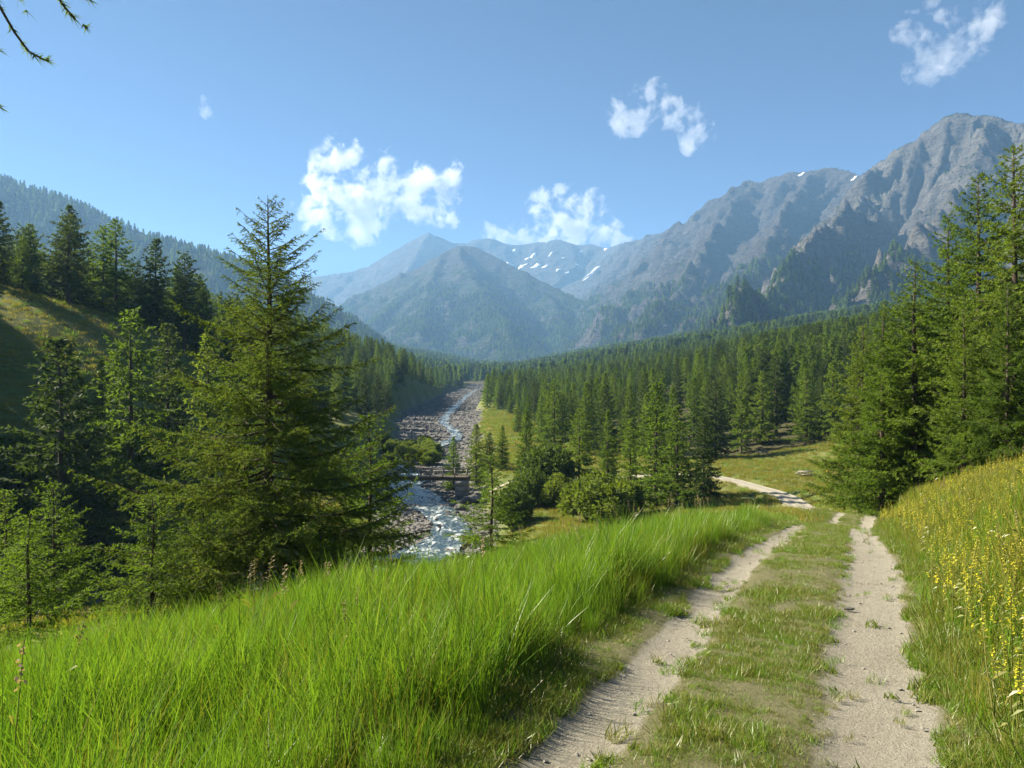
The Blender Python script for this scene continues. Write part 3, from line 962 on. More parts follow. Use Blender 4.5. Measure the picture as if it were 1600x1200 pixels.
print('terrain done')
HERO = conifer('hero', 11.5, 4.6, 3, 180, 0.095, 0.037, (0.080, 0.028), M['larch_hero'], droop=0.10, start=0.06, shape=0.85, twig_wood=True, trunk_r=0.17, vary=0.38)
NEARV = [conifer('near_a', 11, 3.1, 11, 130, 0.11, 0.050, (0.13, 0.050), M['larch'], droop=0.28, start=0.12, twig_wood=True),
         conifer('near_b', 11, 2.8, 12, 130, 0.11, 0.050, (0.13, 0.050), M['larch_bright'], droop=0.2, start=0.06, twig_wood=True)]
YOUNG = [conifer('young_a', 4.0, 1.3, 21, 80, 0.08, 0.04, (0.085, 0.032), M['larch_bright'], droop=0.05, start=0.03, trunk_r=0.05, shape=0.85),
         conifer('young_b', 4.0, 1.5, 22, 70, 0.09, 0.045, (0.09, 0.034), M['larch'], droop=0.1, start=0.03, trunk_r=0.05, shape=0.7)]
MID = [conifer('mid_a', 12, 2.6, 31, 110, 0.22, 0.11, (0.30, 0.14), M['larch'], droop=0.25, start=0.05),
       conifer('mid_b', 12, 3.1, 32, 76, 0.22, 0.11, (0.30, 0.14), M['larch'], droop=0.3, start=0.07, shape=0.72),
       conifer('mid_c', 12, 2.6, 33, 80, 0.24, 0.11, (0.32, 0.15), M['pine'], droop=-0.05, start=0.16, shape=0.45),
       conifer('mid_d', 12, 3.0, 34, 95, 0.22, 0.11, (0.32, 0.15), M['pine'], droop=0.3, start=0.07, shape=0.75),
       conifer('mid_e', 12, 2.4, 35, 110, 0.22, 0.11, (0.30, 0.14), M['larch_bright'], droop=0.2, start=0.04)]
LOW = [conifer('low_a', 12, 2.6, 41, 56, 0.5, 0.30, (0.75, 0.36), M['larch'], start=0.05, limb_sides=3, tip=0.5),
       conifer('low_b', 12, 2.9, 42, 52, 0.5, 0.30, (0.75, 0.36), M['pine'], start=0.06, shape=0.7, limb_sides=3, tip=0.5),
       conifer('low_c', 12, 2.4, 43, 56, 0.5, 0.30, (0.75, 0.36), M['larch'], start=0.05, limb_sides=3, tip=0.5)]
FARV = [conifer('far_a', 12, 2.3, 51, 24, 1.2, 0.7, (2.0, 1.1), M['pine'], start=0.04, limb_sides=3, tip=0.5),
        conifer('far_b', 12, 2.0, 52, 24, 1.2, 0.7, (2.0, 1.1), M['larch'], start=0.04, limb_sides=3, tip=0.5)]
for nm, ms in (('hero', [HERO]), ('near', NEARV), ('young', YOUNG), ('mid', MID), ('low', LOW), ('far', FARV)):
    print(nm, [len(m[1].polygons) for m in ms])
SHRUB = [shrub('shrub_a', 3.0, 3.4, 61, 34, 200, (0.26, 0.13), M['willow']), shrub('shrub_b', 3.0, 3.0, 62, 30, 200, (0.26, 0.13), M['willow']), shrub('shrub_c', 3.0, 3.6, 63, 34, 200, (0.26, 0.13), M['dark_bush'])]
print('plants done')


def gz(x, y):
    return float(hbase(np.array([x]), np.array([y]))[0])


def stand(name, meshes, H0, px, Y, ytop, label, group, cat='tree', wf=1.0, dz=0.0):
    """a tree whose foot stands on the ground at distance Y; its height follows from where its tip is seen"""
    x = (px - 800) / 1200 * Y
    z = gz(x, Y) + dz
    h = (600 - ytop) / 1200 * Y - z
    s = h / H0
    return plant(name, meshes, (x, Y, z), (s * wf, s * wf, s), random.uniform(0, 6.28), label, cat, group)


# ---- trees one can tell apart
plant_hero = stand('larch_tree', HERO, 11.5, 418, 22, 305, 'tall lone larch with rust tinged branches on the river bank left of the track', None)
plant_hero.rotation_euler[2] = 0.6
G1 = 'young larches on the bank around the tall lone larch'
for px, Y, yt, v, wf, lab in [
    (578, 26, 648, 0, 1.15, 'bright green young larch tucked against the right flank of the tall lone larch'),
    (238, 19, 775, 1, 1.25, 'bushy young larch at the left foot of the tall lone larch'),
    (318, 21, 770, 1, 1.0, 'slender young larch just left of the tall larch trunk'),
    (45, 16.5, 800, 0, 1.3, 'bright young larch at the left picture edge above the long grass'),
    (85, 23, 752, 1, 1.0, 'dark young larch behind the bright young larch at the left edge'),
    (8, 24, 765, 0, 1.0, 'young larch cut by the left picture edge'),
    (500, 20, 800, 1, 1.2, 'low shaded young larch right of the tall larch trunk'),
    (768, 44, 712, 0, 1.35, 'single young larch on the river bank in front of the bridge abutment'),
]:
    stand('young_larch', YOUNG[v], 4.0, px, Y, yt, lab, G1, wf=wf)
G2 = 'larches standing on the far side of the river at left'
for px, Y, yt, v, wf, lab in [
    (95, 62, 528, 3, 1.25, 'dark conical larch standing alone below the shaded meadow at left'),
    (205, 72, 482, 1, 1.1, 'tall larch left of the lone larch below the meadow rim'),
    (160, 82, 560, 0, 1.0, 'short dark larch in the gap between two taller larches below the meadow'),
    (262, 84, 505, 3, 1.0, 'shaded larch half hidden behind the lone larch below the meadow rim'),
    (325, 80, 520, 0, 1.0, 'larch seen through the left branches of the tall lone larch'),
]:
    stand('larch_tree', MID[v], 12, px, Y, yt, lab, G2, wf=wf)
G3 = 'trees in the hollow between the river and the clearing'
for px, Y, yt, v, wf, lab in [
    (709, 118, 682, 4, 1.3, 'small larch at the right end of the footbridge'),
    (744, 122, 662, 0, 1.3, 'second small larch from the right end of the footbridge'),
    (765, 128, 676, 3, 1.2, 'dark narrow larch in the row right of the footbridge'),
    (785, 121, 664, 4, 1.2, 'thin pointed larch in the row right of the footbridge'),
    (822, 112, 640, 0, 1.0, 'tall slim larch between the footbridge row and the bushes'),
    (905, 98, 638, 1, 1.1, 'broad dark larch standing behind the round bushes'),
    (950, 104, 640, 0, 1.0, 'larch between the broad dark larch and the bright pair'),
    (985, 92, 655, 4, 1.1, 'light green larch left of the bright conical pair'),
    (1025, 84, 596, 4, 1.25, 'bright tall conical larch, left one of the pair before the clearing'),
    (1058, 80, 632, 0, 1.3, 'dense conical larch, right one of the pair before the clearing'),
    (1100, 86, 650, 3, 1.1, 'dark larch beside the gravel path at the edge of the clearing'),
]:
    stand('larch_tree', MID[v], 12, px, Y, yt, lab, G3, wf=wf)
G4 = 'tall larches at the right beside the track'
for px, Y, yt, v, wf, lab in [
    (1378, 37, 470, 1, 1.0, 'larch with twin bare trunk foot at the end of the flowery bank'),
    (1345, 44, 505, 0, 1.0, 'leftmost and lowest larch of the right-hand wood, behind the twin trunks'),
    (1432, 36, 405, 1, 1.15, 'bright green larch in front of the dark right-hand wood'),
    (1478, 39, 332, 1, 1.0, 'larch with a thin bare tip right of the bright green larch'),
    (1530, 36, 268, 0, 1.0, 'tall dark larch second from the right picture edge'),
    (1588, 32, 222, 0, 1.05, 'tallest dark larch at the right picture edge'),
    (1505, 30, 470, 1, 0.9, 'lower larch with drooping boughs over the flowery bank'),
    (1575, 28, 440, 0, 0.9, 'low dark larch over the flowery bank at the right edge'),
    (1660, 32, 240, 0, 1.0, 'dark larch mostly beyond the right picture edge'),
    (1430, 50, 470, 0, 1.0, 'shaded larch deep in the right-hand wood'),
    (1390, 38.5, 520, 1, 0.8, 'slim larch beside the twin trunk foot'),
]:
    stand('larch_tree', NEARV[v], 11, px, Y, yt, lab, G4, wf=wf)

G5 = 'bushes beside the river'
for px, Y, yt, w, v, lab in [
    (850, 98, 697, 1.0, 2, 'tall round bush left of the broad dark larch'),
    (828, 92, 735, 0.9, 2, 'small bush at the foot of the tall round bush'),
    (925, 78, 738, 1.1, 0, 'pale green round willow bush on the little river meadow'),
    (948, 72, 750, 1.2, 1, 'bright willow bush in front of the conical larch pair'),
    (975, 80, 745, 0.9, 1, 'willow bush pressed against the conical larch pair'),
    (800, 84, 765, 0.9, 2, 'low bush beside the single young larch'),
    (22, 116, 468, 1.3, 0, 'sunlit round bush on the shaded meadow slope at left'),
]:
    x = (px - 800) / 1200 * Y; z = gz(x, Y); h = min((600 - yt) / 1200 * Y - z, 6.5)
    plant('willow_bush', SHRUB[v], (x, Y, z), (h / 3 * w, h / 3 * w, h / 3), random.uniform(0, 6), lab, 'bush', G5, ('stems', 'crown'))
for px, Y, yt, w, v, lab in [(872, 90, 742, 1.0, 0, 'bright willow bush between the tall round bush and the pale round one'), (900, 86, 765, 1.1, 1, 'low bright willow bush left of the pale round willow')]:
    x = (px - 800) / 1200 * Y; z = gz(x, Y); h = min((600 - yt) / 1200 * Y - z, 5.5)
    plant('willow_bush', SHRUB[v], (x, Y, z), (h / 3 * w, h / 3 * w, h / 3), random.uniform(0, 6), lab, 'bush', G5, ('stems', 'crown'))
G6 = 'willow scrub on the gravel island upstream of the bridge'
g = np.random.default_rng(5)
for k in range(22):
    Y = 160 + g.uniform(-14, 22); x = -21.5 + g.uniform(-7.5, 5.5) - (Y - 160) * 0.05
    s = g.uniform(0.7, 1.05)
    plant('willow_bush', SHRUB[k % 2], (x, Y, gz(x, Y)), (s * 1.2, s * 1.2, s), g.uniform(0, 6), 'low pale willow bush on the gravel island upstream of the footbridge', 'bush', G6, ('stems', 'crown'))
G7 = 'dark bushes on the shaded left river bank'
for k in range(26):
    Y = g.uniform(42, 75); x = -(20 + g.uniform(8, 30)) * Y / 55
    s = g.uniform(0.6, 1.3)
    e_, _ = bed_mask(np.array([x]), np.array([Y]))
    if e_[0] < 1.5: continue
    plant('bank_bush', SHRUB[2], (x, Y, gz(x, Y)), (s * 1.1, s * 1.1, s), g.uniform(0, 6), 'leafy dark bush on the shaded left bank of the river', 'bush', G7, ('stems', 'crown'))


def scatter(n, fx, dmin, g, ok):
    pts = []
    tries = 0
    while len(pts) < n and tries < n * 60:
        tries += 1
        p = fx(g)
        if not ok(*p): continue
        if all((p[0] - q[0]) ** 2 + (p[1] - q[1]) ** 2 > (dmin * (1 + p[1] / 500)) ** 2 for q in pts):
            pts.append(p)
    return pts


def clear_bed(x, y):
    e_, _ = bed_mask(np.array([x]), np.array([y]))
    return e_[0] > 3.6


def forest(name, pts, g, meshes, hrange, label, group, cat='tree', kinds=None):
    X = np.array([p[0] for p in pts]); Y = np.array([p[1] for p in pts])
    Z = hbase(X, Y)
    for k in range(len(pts)):
        h = (hrange[0] + (hrange[1] - hrange[0]) * g.beta(2, 2)) * (0.62 if g.uniform() < 0.15 else 1.0) / 12
        m = meshes[int(g.integers(len(meshes)))]
        wf = g.uniform(0.75, 1.35)
        kind = 'dark conifer' if m in (MID[2], MID[3]) else ('bright green larch' if m is MID[4] else 'larch')
        size = 'tall' if h * 12 > hrange[1] - 1.7 else ('small' if h * 12 < hrange[0] else 'middling')
        plant(name, m, (X[k], Y[k], Z[k]), (h * wf, h * wf, h), g.uniform(0, 6.28), size + ' ' + kind + ' ' + label(X[k], Y[k]), cat, group)


# wood on the right slope behind the clearing
g = np.random.default_rng(9)
right_pts = scatter(260, lambda g: (lambda Y: (g.uniform(-0.03, 0.50) * Y + 1, Y))(130 + 230 * g.uniform(0, 1) ** 1.3), 3.6, g,
                    lambda x, y: clear_bed(x, y) and not (x < 22 and y < 138) and not (x < 5 + 4 * math.sin(y * 0.21) + 3 * math.sin(y * 0.083 + 1) and y < 292) and x > -6)
forest('larch_tree', right_pts, g, [MID[0], MID[0], MID[1], MID[4], MID[2], MID[3]], (9, 15), lambda x, y: 'in the front row of the wood behind the clearing' if y < 148 and x > 18 else ('beside the river meadow upstream of the footbridge' if x < 0.13 * y else ('low in the dense wood behind the clearing' if y < 210 else 'high in the dense wood behind the clearing')), 'wood on the right slope behind the clearing')
# wood above the shaded meadow on the left
left_pts = scatter(60, lambda g: (lambda Y: (-(0.40 + 0.36 * g.uniform(0, 1)) * Y, Y))(g.uniform(112, 175)), 4.2, g, lambda x, y: y > 118 - 0.45 * (x + 50) * 0 and (y - 118) > -0.1 * (x + 80))
forest('conifer_tree', left_pts, g, [MID[2], MID[3], MID[3], MID[1]], (12, 18), lambda x, y: 'at the front rim of the shaded left meadow' if y < 132 else 'deep in the wood above the shaded left meadow', 'wood above the left meadow')
out_pts = scatter(42, lambda g: (lambda Y: (-g.uniform(0.71, 1.05) * Y, Y))(g.uniform(72, 140)), 4.5, g, lambda x, y: y < 108 or x < -0.9 * y)
forest('conifer_tree', out_pts, g, [MID[2], MID[3], MID[1]], (12, 18), lambda x, y: 'beyond the left edge of the view above the shaded meadow', 'wood beyond the left edge')
# wood down the left side of the river
lr_pts = scatter(250, lambda g: (lambda Y: (-g.uniform(0.03, 0.42) * Y - 8, Y))(g.uniform(105, 420)), 3.6, g, lambda x, y: clear_bed(x, y) and not (x < -40 and y < 122) and not (y < 185 and x > -38))
forest('conifer_tree', lr_pts, g, [MID[3], MID[2], MID[1], MID[0]], (10, 16), lambda x, y: 'on the left river bank facing the willow island' if y < 210 else ('at the left edge of the stony river bed upstream' if x > -0.16 * y else 'high on the wooded slope left of the river upstream'), 'wood along the left river bank')
print('trees', len(right_pts), len(left_pts), len(lr_pts))

# ------------------------------------------------------------------ masses nobody could count: instanced
STOCK = {}


def stock(name, meshes):
    col = bpy.data.collections.new('stock_' + name)
    for k, m in enumerate(meshes):
        o = bpy.data.objects.new('stock_%s_%02d' % (name, k), m)
        col.objects.link(o)
    return col


def instancer(name, pts, rot, scl, idx, col, label, kind='stuff', cat=None):
    pts = np.asarray(pts, np.float32)
    me = bpy.data.meshes.new(name)
    me.vertices.add(len(pts)); me.vertices.foreach_set('co', pts.ravel())
    a = me.attributes.new('irot', 'FLOAT_VECTOR', 'POINT'); a.data.foreach_set('vector', np.asarray(rot, np.float32).ravel())
    a = me.attributes.new('iscl', 'FLOAT_VECTOR', 'POINT'); a.data.foreach_set('vector', np.asarray(scl, np.float32).ravel())
    a = me.attributes.new('iidx', 'INT', 'POINT'); a.data.foreach_set('value', np.asarray(idx, np.int32))
    o = link(name, me)
    tag(o, label, cat, kind=kind)
    ng = bpy.data.node_groups.new(name + '_nodes', 'GeometryNodeTree')
    ng.interface.new_socket('Geometry', in_out='INPUT', socket_type='NodeSocketGeometry')
    ng.interface.new_socket('Geometry', in_out='OUTPUT', socket_type='NodeSocketGeometry')
    N = ng.nodes; L = ng.links
    gi = N.new('NodeGroupInput'); gout = N.new('NodeGroupOutput')
    ip = N.new('GeometryNodeInstanceOnPoints')
    ci = N.new('GeometryNodeCollectionInfo')
    ci.inputs['Collection'].default_value = col
    ci.inputs['Separate Children'].default_value = True
    ci.inputs['Reset Children'].default_value = True

    def na(nm, t):
        q = N.new('GeometryNodeInputNamedAttribute'); q.data_type = t; q.inputs['Name'].default_value = nm
        return q.outputs['Attribute']
    L.new(gi.outputs[0], ip.inputs['Points'])
    L.new(ci.outputs[0], ip.inputs['Instance'])
    ip.inputs['Pick Instance'].default_value = True
    L.new(na('iidx', 'INT'), ip.inputs['Instance Index'])
    e2r = N.new('FunctionNodeEulerToRotation')
    L.new(na('irot', 'FLOAT_VECTOR'), e2r.inputs[0])
    L.new(e2r.outputs[0], ip.inputs['Rotation'])
    L.new(na('iscl', 'FLOAT_VECTOR'), ip.inputs['Scale'])
    L.new(ip.outputs[0], gout.inputs[0])
    md = o.modifiers.new('instances', 'NODES'); md.node_group = ng
    return o


def join_meshes(name, tm, cm):
    """trunk and crown of a far tree in one mesh, two materials"""
    n1 = len(tm.vertices); n2 = len(cm.vertices)
    v = np.zeros((n1 + n2) * 3, np.float32)
    a = np.zeros(n1 * 3, np.float32); tm.vertices.foreach_get('co', a)
    b = np.zeros(n2 * 3, np.float32); cm.vertices.foreach_get('co', b)
    f = [list(p.vertices) for p in tm.polygons] + [[n1 + i for i in p.vertices] for p in cm.polygons]
    me = mesh_data(name, np.concatenate([a, b]).reshape(-1, 3), f, [tm.materials[0], cm.materials[0]])
    mi = np.zeros(len(f), np.int32); mi[len(tm.polygons):] = 1
    me.polygons.foreach_set('material_index', mi)
    return me


S_far = stock('far_tree', [join_meshes('far_tree', *m) for m in FARV])
S_low = stock('low_tree', [join_meshes('low_tree', *m) for m in LOW])
g = np.random.default_rng(14)


def tree_mass(name, x, y, z, hr, col, nk, label):
    n = len(x)
    s = g.uniform(hr[0], hr[1], n) / 12
    w = s * g.uniform(0.85, 1.25, n)
    instancer(name, np.stack([x, y, z - 0.3], 1), np.stack([0 * x, 0 * x, g.uniform(0, 6.28, n)], 1), np.stack([w, w, s], 1), g.integers(0, nk, n), col, label)


# woods on both sides further up, still in single trees but past counting
n = 5200
y = 305 + 445 * g.uniform(0, 1, n) ** 0.8; x = g.uniform(-0.75, 0.75, n) * y
e_, _ = bed_mask(x, y)
k = (e_ > 4) & ~((np.abs(x + 32) < 15 + 5 * vnoise(y / 30, y * 0, 5)))
x, y = x[k], y[k]
tree_mass('distant_wood', x, y, hbase(x, y), (9, 15), S_low, 3, 'dense wood on both valley sides beyond the bend of the river')
n = 2400
y = g.uniform(180, 400, n); x = g.uniform(0.30, 0.85, n) * y
tree_mass('upper_wood', x, y, hbase(x, y), (9, 15), S_low, 3, 'upper part of the wood on the right slope')
n = 1200
y = g.uniform(180, 420, n); x = -g.uniform(0.42, 0.85, n) * y
tree_mass('left_upper_wood', x, y, hbase(x, y), (10, 16), S_low, 3, 'hazy wood high on the left slope')
n = 15000
y = 700 + 2300 * g.uniform(0, 1, n); x = g.uniform(-0.42, 0.62, n) * y
k = fbm(x / 150, y / 150, 3, 77) > 0.36
x, y = x[k], y[k]
tree_mass('valley_forest', x, y, hground_far(x, y), (12, 20), S_far, 2, 'hazy forest covering the valley floor below the mountains')


def mountain_trees(name, F, n, zmax, smax, label, hr=(11, 18), zn=160):
    xs, ys, Z, sl = F
    i = g.integers(0, len(xs) - 1, n); j = g.integers(0, len(ys) - 1, n)
    x = xs[i] + g.uniform(0, xs[1] - xs[0], n); y = ys[j] + g.uniform(0, ys[1] - ys[0], n)
    z = field_z(F, x, y); s = sl[j, i]
    lim = zmax + zn * (fbm(x / 220, y / 220, 4, 78) - 0.5) * 2
    d = fbm(x / 90, y / 90, 3, 79)
    k = (z < lim) & (s < smax * (0.6 + 0.8 * d)) & (z > hground_far(x, y) - 5) & (np.abs(x) < 0.75 * y) & (d > 0.33 + 0.25 * np.clip((z - lim * 0.4) / (lim * 0.6), 0, 1))
    tree_mass(name, x[k], y[k], z[k], hr, S_far, 2, label)
    print(name, k.sum())


mountain_trees('hill_forest', F_hill, 42000, 2000, 2.5, 'hazy forest covering the hill behind the left slope', (14, 24))
mountain_trees('mountain_forest', F_near, 150000, 300, 3.2, 'forest climbing the foot of the pale limestone peak')
mountain_trees('mountain_forest', F_back, 150000, 400, 3.0, 'forest climbing the foot of the long dark ridge')
mountain_trees('mountain_forest', F_dome, 80000, 460, 2.2, 'hazy forest on the foot of the pyramid mountain')

# ------------------------------------------------------------------ grass and flowers
def blades(seed, n, rad, h, w, lean, mat, name, seg=3):
    g = np.random.default_rng(seed)
    V = []; F_ = []
    for k in range(n):
        a = g.uniform(0, 6.28); r = rad * math.sqrt(g.uniform(0, 1))
        bx, by = r * math.cos(a), r * math.sin(a)
        hh = h * g.uniform(0.55, 1.1); la = g.uniform(0, 6.28); ln = lean * g.uniform(0.2, 1.3) * hh
        wa = g.uniform(0, 3.14); ww = w * g.uniform(0.6, 1.2)
        b = len(V)
        for s in range(seg):
            t = s / seg
            cx = bx + math.cos(la) * ln * t * t; cy_ = by + math.sin(la) * ln * t * t; cz = hh * (t - 0.18 * lean * t * t) - 0.03
            wd = ww * (1 - t * 0.6) / 2
            V += [(cx - wd * math.cos(wa), cy_ - wd * math.sin(wa), cz), (cx + wd * math.cos(wa), cy_ + wd * math.sin(wa), cz)]
        V.append((bx + math.cos(la) * ln, by + math.sin(la) * ln, hh * (1 - 0.18 * lean)))
        for s in range(seg - 1):
            F_.append([b + 2 * s, b + 2 * s + 1, b + 2 * s + 3, b + 2 * s + 2])
        F_.append([b + 2 * seg - 2, b + 2 * seg - 1, b + 2 * seg])
    return mesh_data(name, V, F_, [mat])


def petals(V, F_, c, n, r, g, flat=0.4):
    for k in range(n):
        a = 6.28 * k / n + g.uniform(-0.3, 0.3)
        d = np.array([math.cos(a), math.sin(a), g.uniform(-flat, flat)]); s = np.array([-math.sin(a), math.cos(a), 0])
        b = len(V)
        for q in (c, c + d * r * 0.6 + s * r * 0.35, c + d * r, c + d * r * 0.6 - s * r * 0.35):
            V.append(tuple(q))
        F_.append([b, b + 1, b + 2, b + 3])


def flower_mesh(seed, h, kind, name):
    """stem with a spike or a head of petals: one mesh, two materials"""
    g = np.random.default_rng(seed)
    V = []; F_ = []; mi = []
    v, f = tube_np(np.array([(0, 0, -0.03), (0.01, 0.01, h * 0.5), (0.03, 0.0, h)]), np.array([0.004, 0.003, 0.002]), 3)
    V += [tuple(p) for p in v]; F_ += [list(map(int, q)) for q in f]
    for k in range(6):   # stem leaves
        z = h * g.uniform(0.1, 0.7); a = g.uniform(0, 6.28); l = h * g.uniform(0.07, 0.13); b = len(V)
        V += [(0, 0, z), (math.cos(a) * l * 0.5 - math.sin(a) * 0.01, math.sin(a) * l * 0.5 + math.cos(a) * 0.01, z + l * 0.5), (math.cos(a) * l, math.sin(a) * l, z + l * 0.6)]
        F_.append([b, b + 1, b + 2])
    n1 = len(F_)
    if kind == 'spike':
        for k in range(9):
            petals(V, F_, np.array([0.03 * (0.6 + k * 0.045) + g.uniform(-0.012, 0.012), g.uniform(-0.012, 0.012), h * (0.68 + 0.04 * k)]), 3, 0.014, g, 0.8)
    elif kind == 'head':
        for k in range(3):
            petals(V, F_, np.array([0.03 + g.uniform(-0.02, 0.02), g.uniform(-0.02, 0.02), h + g.uniform(-0.03, 0.01)]), 7, 0.013, g, 0.5)
    elif kind == 'umbel':
        for k in range(14):
            petals(V, F_, np.array([0.03 + g.uniform(-0.03, 0.03), g.uniform(-0.03, 0.03), h + g.uniform(-0.01, 0.02)]), 4, 0.010, g, 0.3)
    else:               # seed head
        for k in range(12):
            petals(V, F_, np.array([0.03 + g.uniform(-0.012, 0.012), g.uniform(-0.012, 0.012), h * (0.80 + 0.017 * k)]), 2, 0.022, g, 1.0)
    mats = {'spike': 'yellow', 'head': 'yellow', 'umbel': 'white_petal', 'seed': 'seed', 'lilac': 'lilac'}
    me = mesh_data(name, V, F_, [M['turf'], M[mats[kind]]])
    m_ = np.zeros(len(F_), np.int32); m_[n1:] = 1
    me.polygons.foreach_set('material_index', m_)
    return me


S_long = stock('long_grass', [blades(200 + k, 40, 0.17, 0.44 + 0.045 * k, 0.0075, 0.18 + 0.05 * k, M['grass'], 'long_blades', 4) for k in range(6)] + [blades(210 + k, 22, 0.18, 0.62, 0.006, 0.5, M['dry_grass'], 'dry_stems', 4) for k in range(1)]
               + [blades(214, 20, 0.14, 0.32, 0.020, 0.8, M['dark_bush'], 'broad_weeds', 4)])
S_short = stock('short_grass', [blades(220 + k, 34, 0.11, 0.11, 0.009, 0.9, M['turf'], 'short_blades') for k in range(3)] + [blades(223 + k, 34, 0.11, 0.10, 0.009, 0.9, M['grass'], 'short_blades') for k in range(3)] + [blades(227, 24, 0.10, 0.06, 0.024, 1.3, M['willow'], 'weed_leaves')])
S_dry = stock('dry_grass', [blades(240 + k, 30, 0.16, 0.46, 0.007, 0.4, M['dry_grass'], 'meadow_blades', 4) for k in range(3)] + [blades(244 + k, 32, 0.16, 0.42, 0.008, 0.4, M['grass'], 'green_blades', 4) for k in range(3)])
S_tuft = stock('tuft', [blades(260 + k, 40, 0.5, 0.42, 0.035, 0.6, M['dry_grass'], 'tuft_blades') for k in range(4)] + [blades(270 + k, 40, 0.5, 0.42, 0.035, 0.6, M['grass'], 'tuft_blades') for k in range(2)])
S_flow = stock('flower', [flower_mesh(280 + k, 0.50 + 0.05 * k, 'spike', 'yellow_spike') for k in range(4)] + [flower_mesh(290 + k, 0.5, 'head', 'yellow_head') for k in range(2)])
S_seed = stock('seed', [flower_mesh(300 + k, 0.85, 'seed', 'seed_head') for k in range(4)])


def carpet(name, n, box, keep, scl, col, nk, label, lean=0.09, near=0.0):
    x = g.uniform(box[0], box[1], n); y = g.uniform(box[2], box[3], n)
    k = (np.abs(x) < 0.80 * y + 2.0)
    x, y = x[k], y[k]
    u, _ = track_u(x, y)
    p = keep(x, y, u)
    k = g.uniform(0, 1, len(x)) < p
    x, y, u = x[k], y[k], u[k]
    z = hbase(x, y)
    s = scl(x, y, u) * g.uniform(0.75, 1.2, len(x))
    instancer(name, np.stack([x, y, z], 1), np.stack([g.normal(0, lean, len(x)), g.normal(0, lean, len(x)), g.uniform(0, 6.28, len(x))], 1), np.stack([s, s, s], 1), g.integers(0, nk, len(x)), col, label)
    print(name, len(x))


# long bright grass on the shoulder left of the track
carpet('long_grass', 62000, (-12, 12, 1.2, 26), lambda x, y, u: ((u < -0.98 - 0.30 * vnoise(x / 0.7, y / 0.7, 81)) & (u > -7)) * np.clip(0.55 + 0.8 * fbm(x / 1.2, y / 1.2, 3, 82), 0, 1),
       lambda x, y, u: np.clip((-u - 0.80) / 0.65, 0.22, 1.0) * (0.28 + 1.15 * fbm(x / 1.1, y / 1.1, 4, 83)) * (1 - 0.30 * sstep(12, 19, y)), S_long, 8, 'long bright green grass on the shoulder left of the track')
# short worn turf in the middle of the track and along its edges
def verge(name, n, keep, scl, col, nk, label, umax=2.3, smax=50.0, lean=0.2):
    """plants spread along the track: distance along it and offset from its middle"""
    i0 = int(np.argmin(np.abs(TRACK[:, 1] - 1.5)))
    sd_ = smax * g.uniform(0, 1, n) ** 1.7
    i = np.clip(i0 + (sd_ / 0.25).astype(int), 1, len(TRACK) - 2)
    t = TRACK[i + 1] - TRACK[i - 1]; t /= np.linalg.norm(t, axis=1)[:, None]
    u = g.uniform(-umax, umax, n); j_ = g.uniform(-0.13, 0.13, n)
    x = TRACK[i, 0] + u * t[:, 1] + j_ * t[:, 0]; y = TRACK[i, 1] - u * t[:, 0] + j_ * t[:, 1]
    k = g.uniform(0, 1, n) < keep(x, y, u)
    x, y, u = x[k], y[k], u[k]
    z = hbase(x, y); sc_ = scl(x, y, u) * g.uniform(0.7, 1.25, len(x))
    instancer(name, np.stack([x, y, z], 1), np.stack([g.normal(0, lean, len(x)), g.normal(0, lean, len(x)), g.uniform(0, 6.28, len(x))], 1), np.stack([sc_] * 3, 1), g.integers(0, nk, len(x)), col, label)


def turf_keep(x, y, u):
    e1 = (vnoise(x / 0.35, y / 0.35, 92) - 0.5) * 0.22
    mid = (np.abs(u - 0.02 + e1) < 0.36) * sstep(0.27, 0.47, fbm(x / 0.45, y / 0.45, 4, 84)) + (np.abs(u) < 0.5) * 0.06
    edge = (((u < -0.84 + e1) & (u > -1.7)) | ((u > 1.05 + e1) & (u < 1.5))) * sstep(0.25, 0.42, fbm(x / 0.4, y / 0.4, 3, 86))
    stray = 0.02 * (fbm(x / 0.3, y / 0.3, 3, 93) > 0.6)
    return np.clip(mid + edge + stray, 0, 1)


verge('track_turf', 120000, turf_keep, lambda x, y, u: 0.22 + 0.7 * fbm(x / 0.8, y / 0.8, 3, 85) + 1.1 * sstep(0.9, 1.7, np.abs(u)), S_short, 7, 'short worn turf down the middle and along the edges of the track')
# flowery bank on the right
carpet('meadow_grass', 44000, (0, 26, 1.2, 34), lambda x, y, u: ((u > 1.08 + 0.25 * vnoise(x / 0.7, y / 0.7, 86)) & (u < 9)) * 1.0, lambda x, y, u: np.clip((u - 0.85) / 0.6, 0.30, 1.0) * (0.7 + 0.6 * fbm(x / 1.5, y / 1.5, 3, 87)), S_dry, 6,
       'tawny meadow grass on the flowery bank right of the track')
carpet('meadow_flowers', 75000, (0, 26, 1.5, 30), lambda x, y, u: ((u > 1.2) & (u < 8)) * np.clip(1.1 * (fbm(x / 0.9, y / 0.9, 4, 88) - 0.25), 0.05, 0.4), lambda x, y, u: 0.75 + 0.35 * fbm(x / 1.5, y / 1.5, 3, 89), S_flow, 6,
       'small yellow flowers scattered through the bank right of the track')
carpet('grass_seed_heads', 2600, (-10, 14, 2.5, 22), lambda x, y, u: ((u < -1.9) & (u > -4.6)) * 0.30 + (u > 1.6) * (u < 7) * 0.25, lambda x, y, u: 0.9 + 0 * x, S_seed, 4, 'dry seed heads standing above the grass')
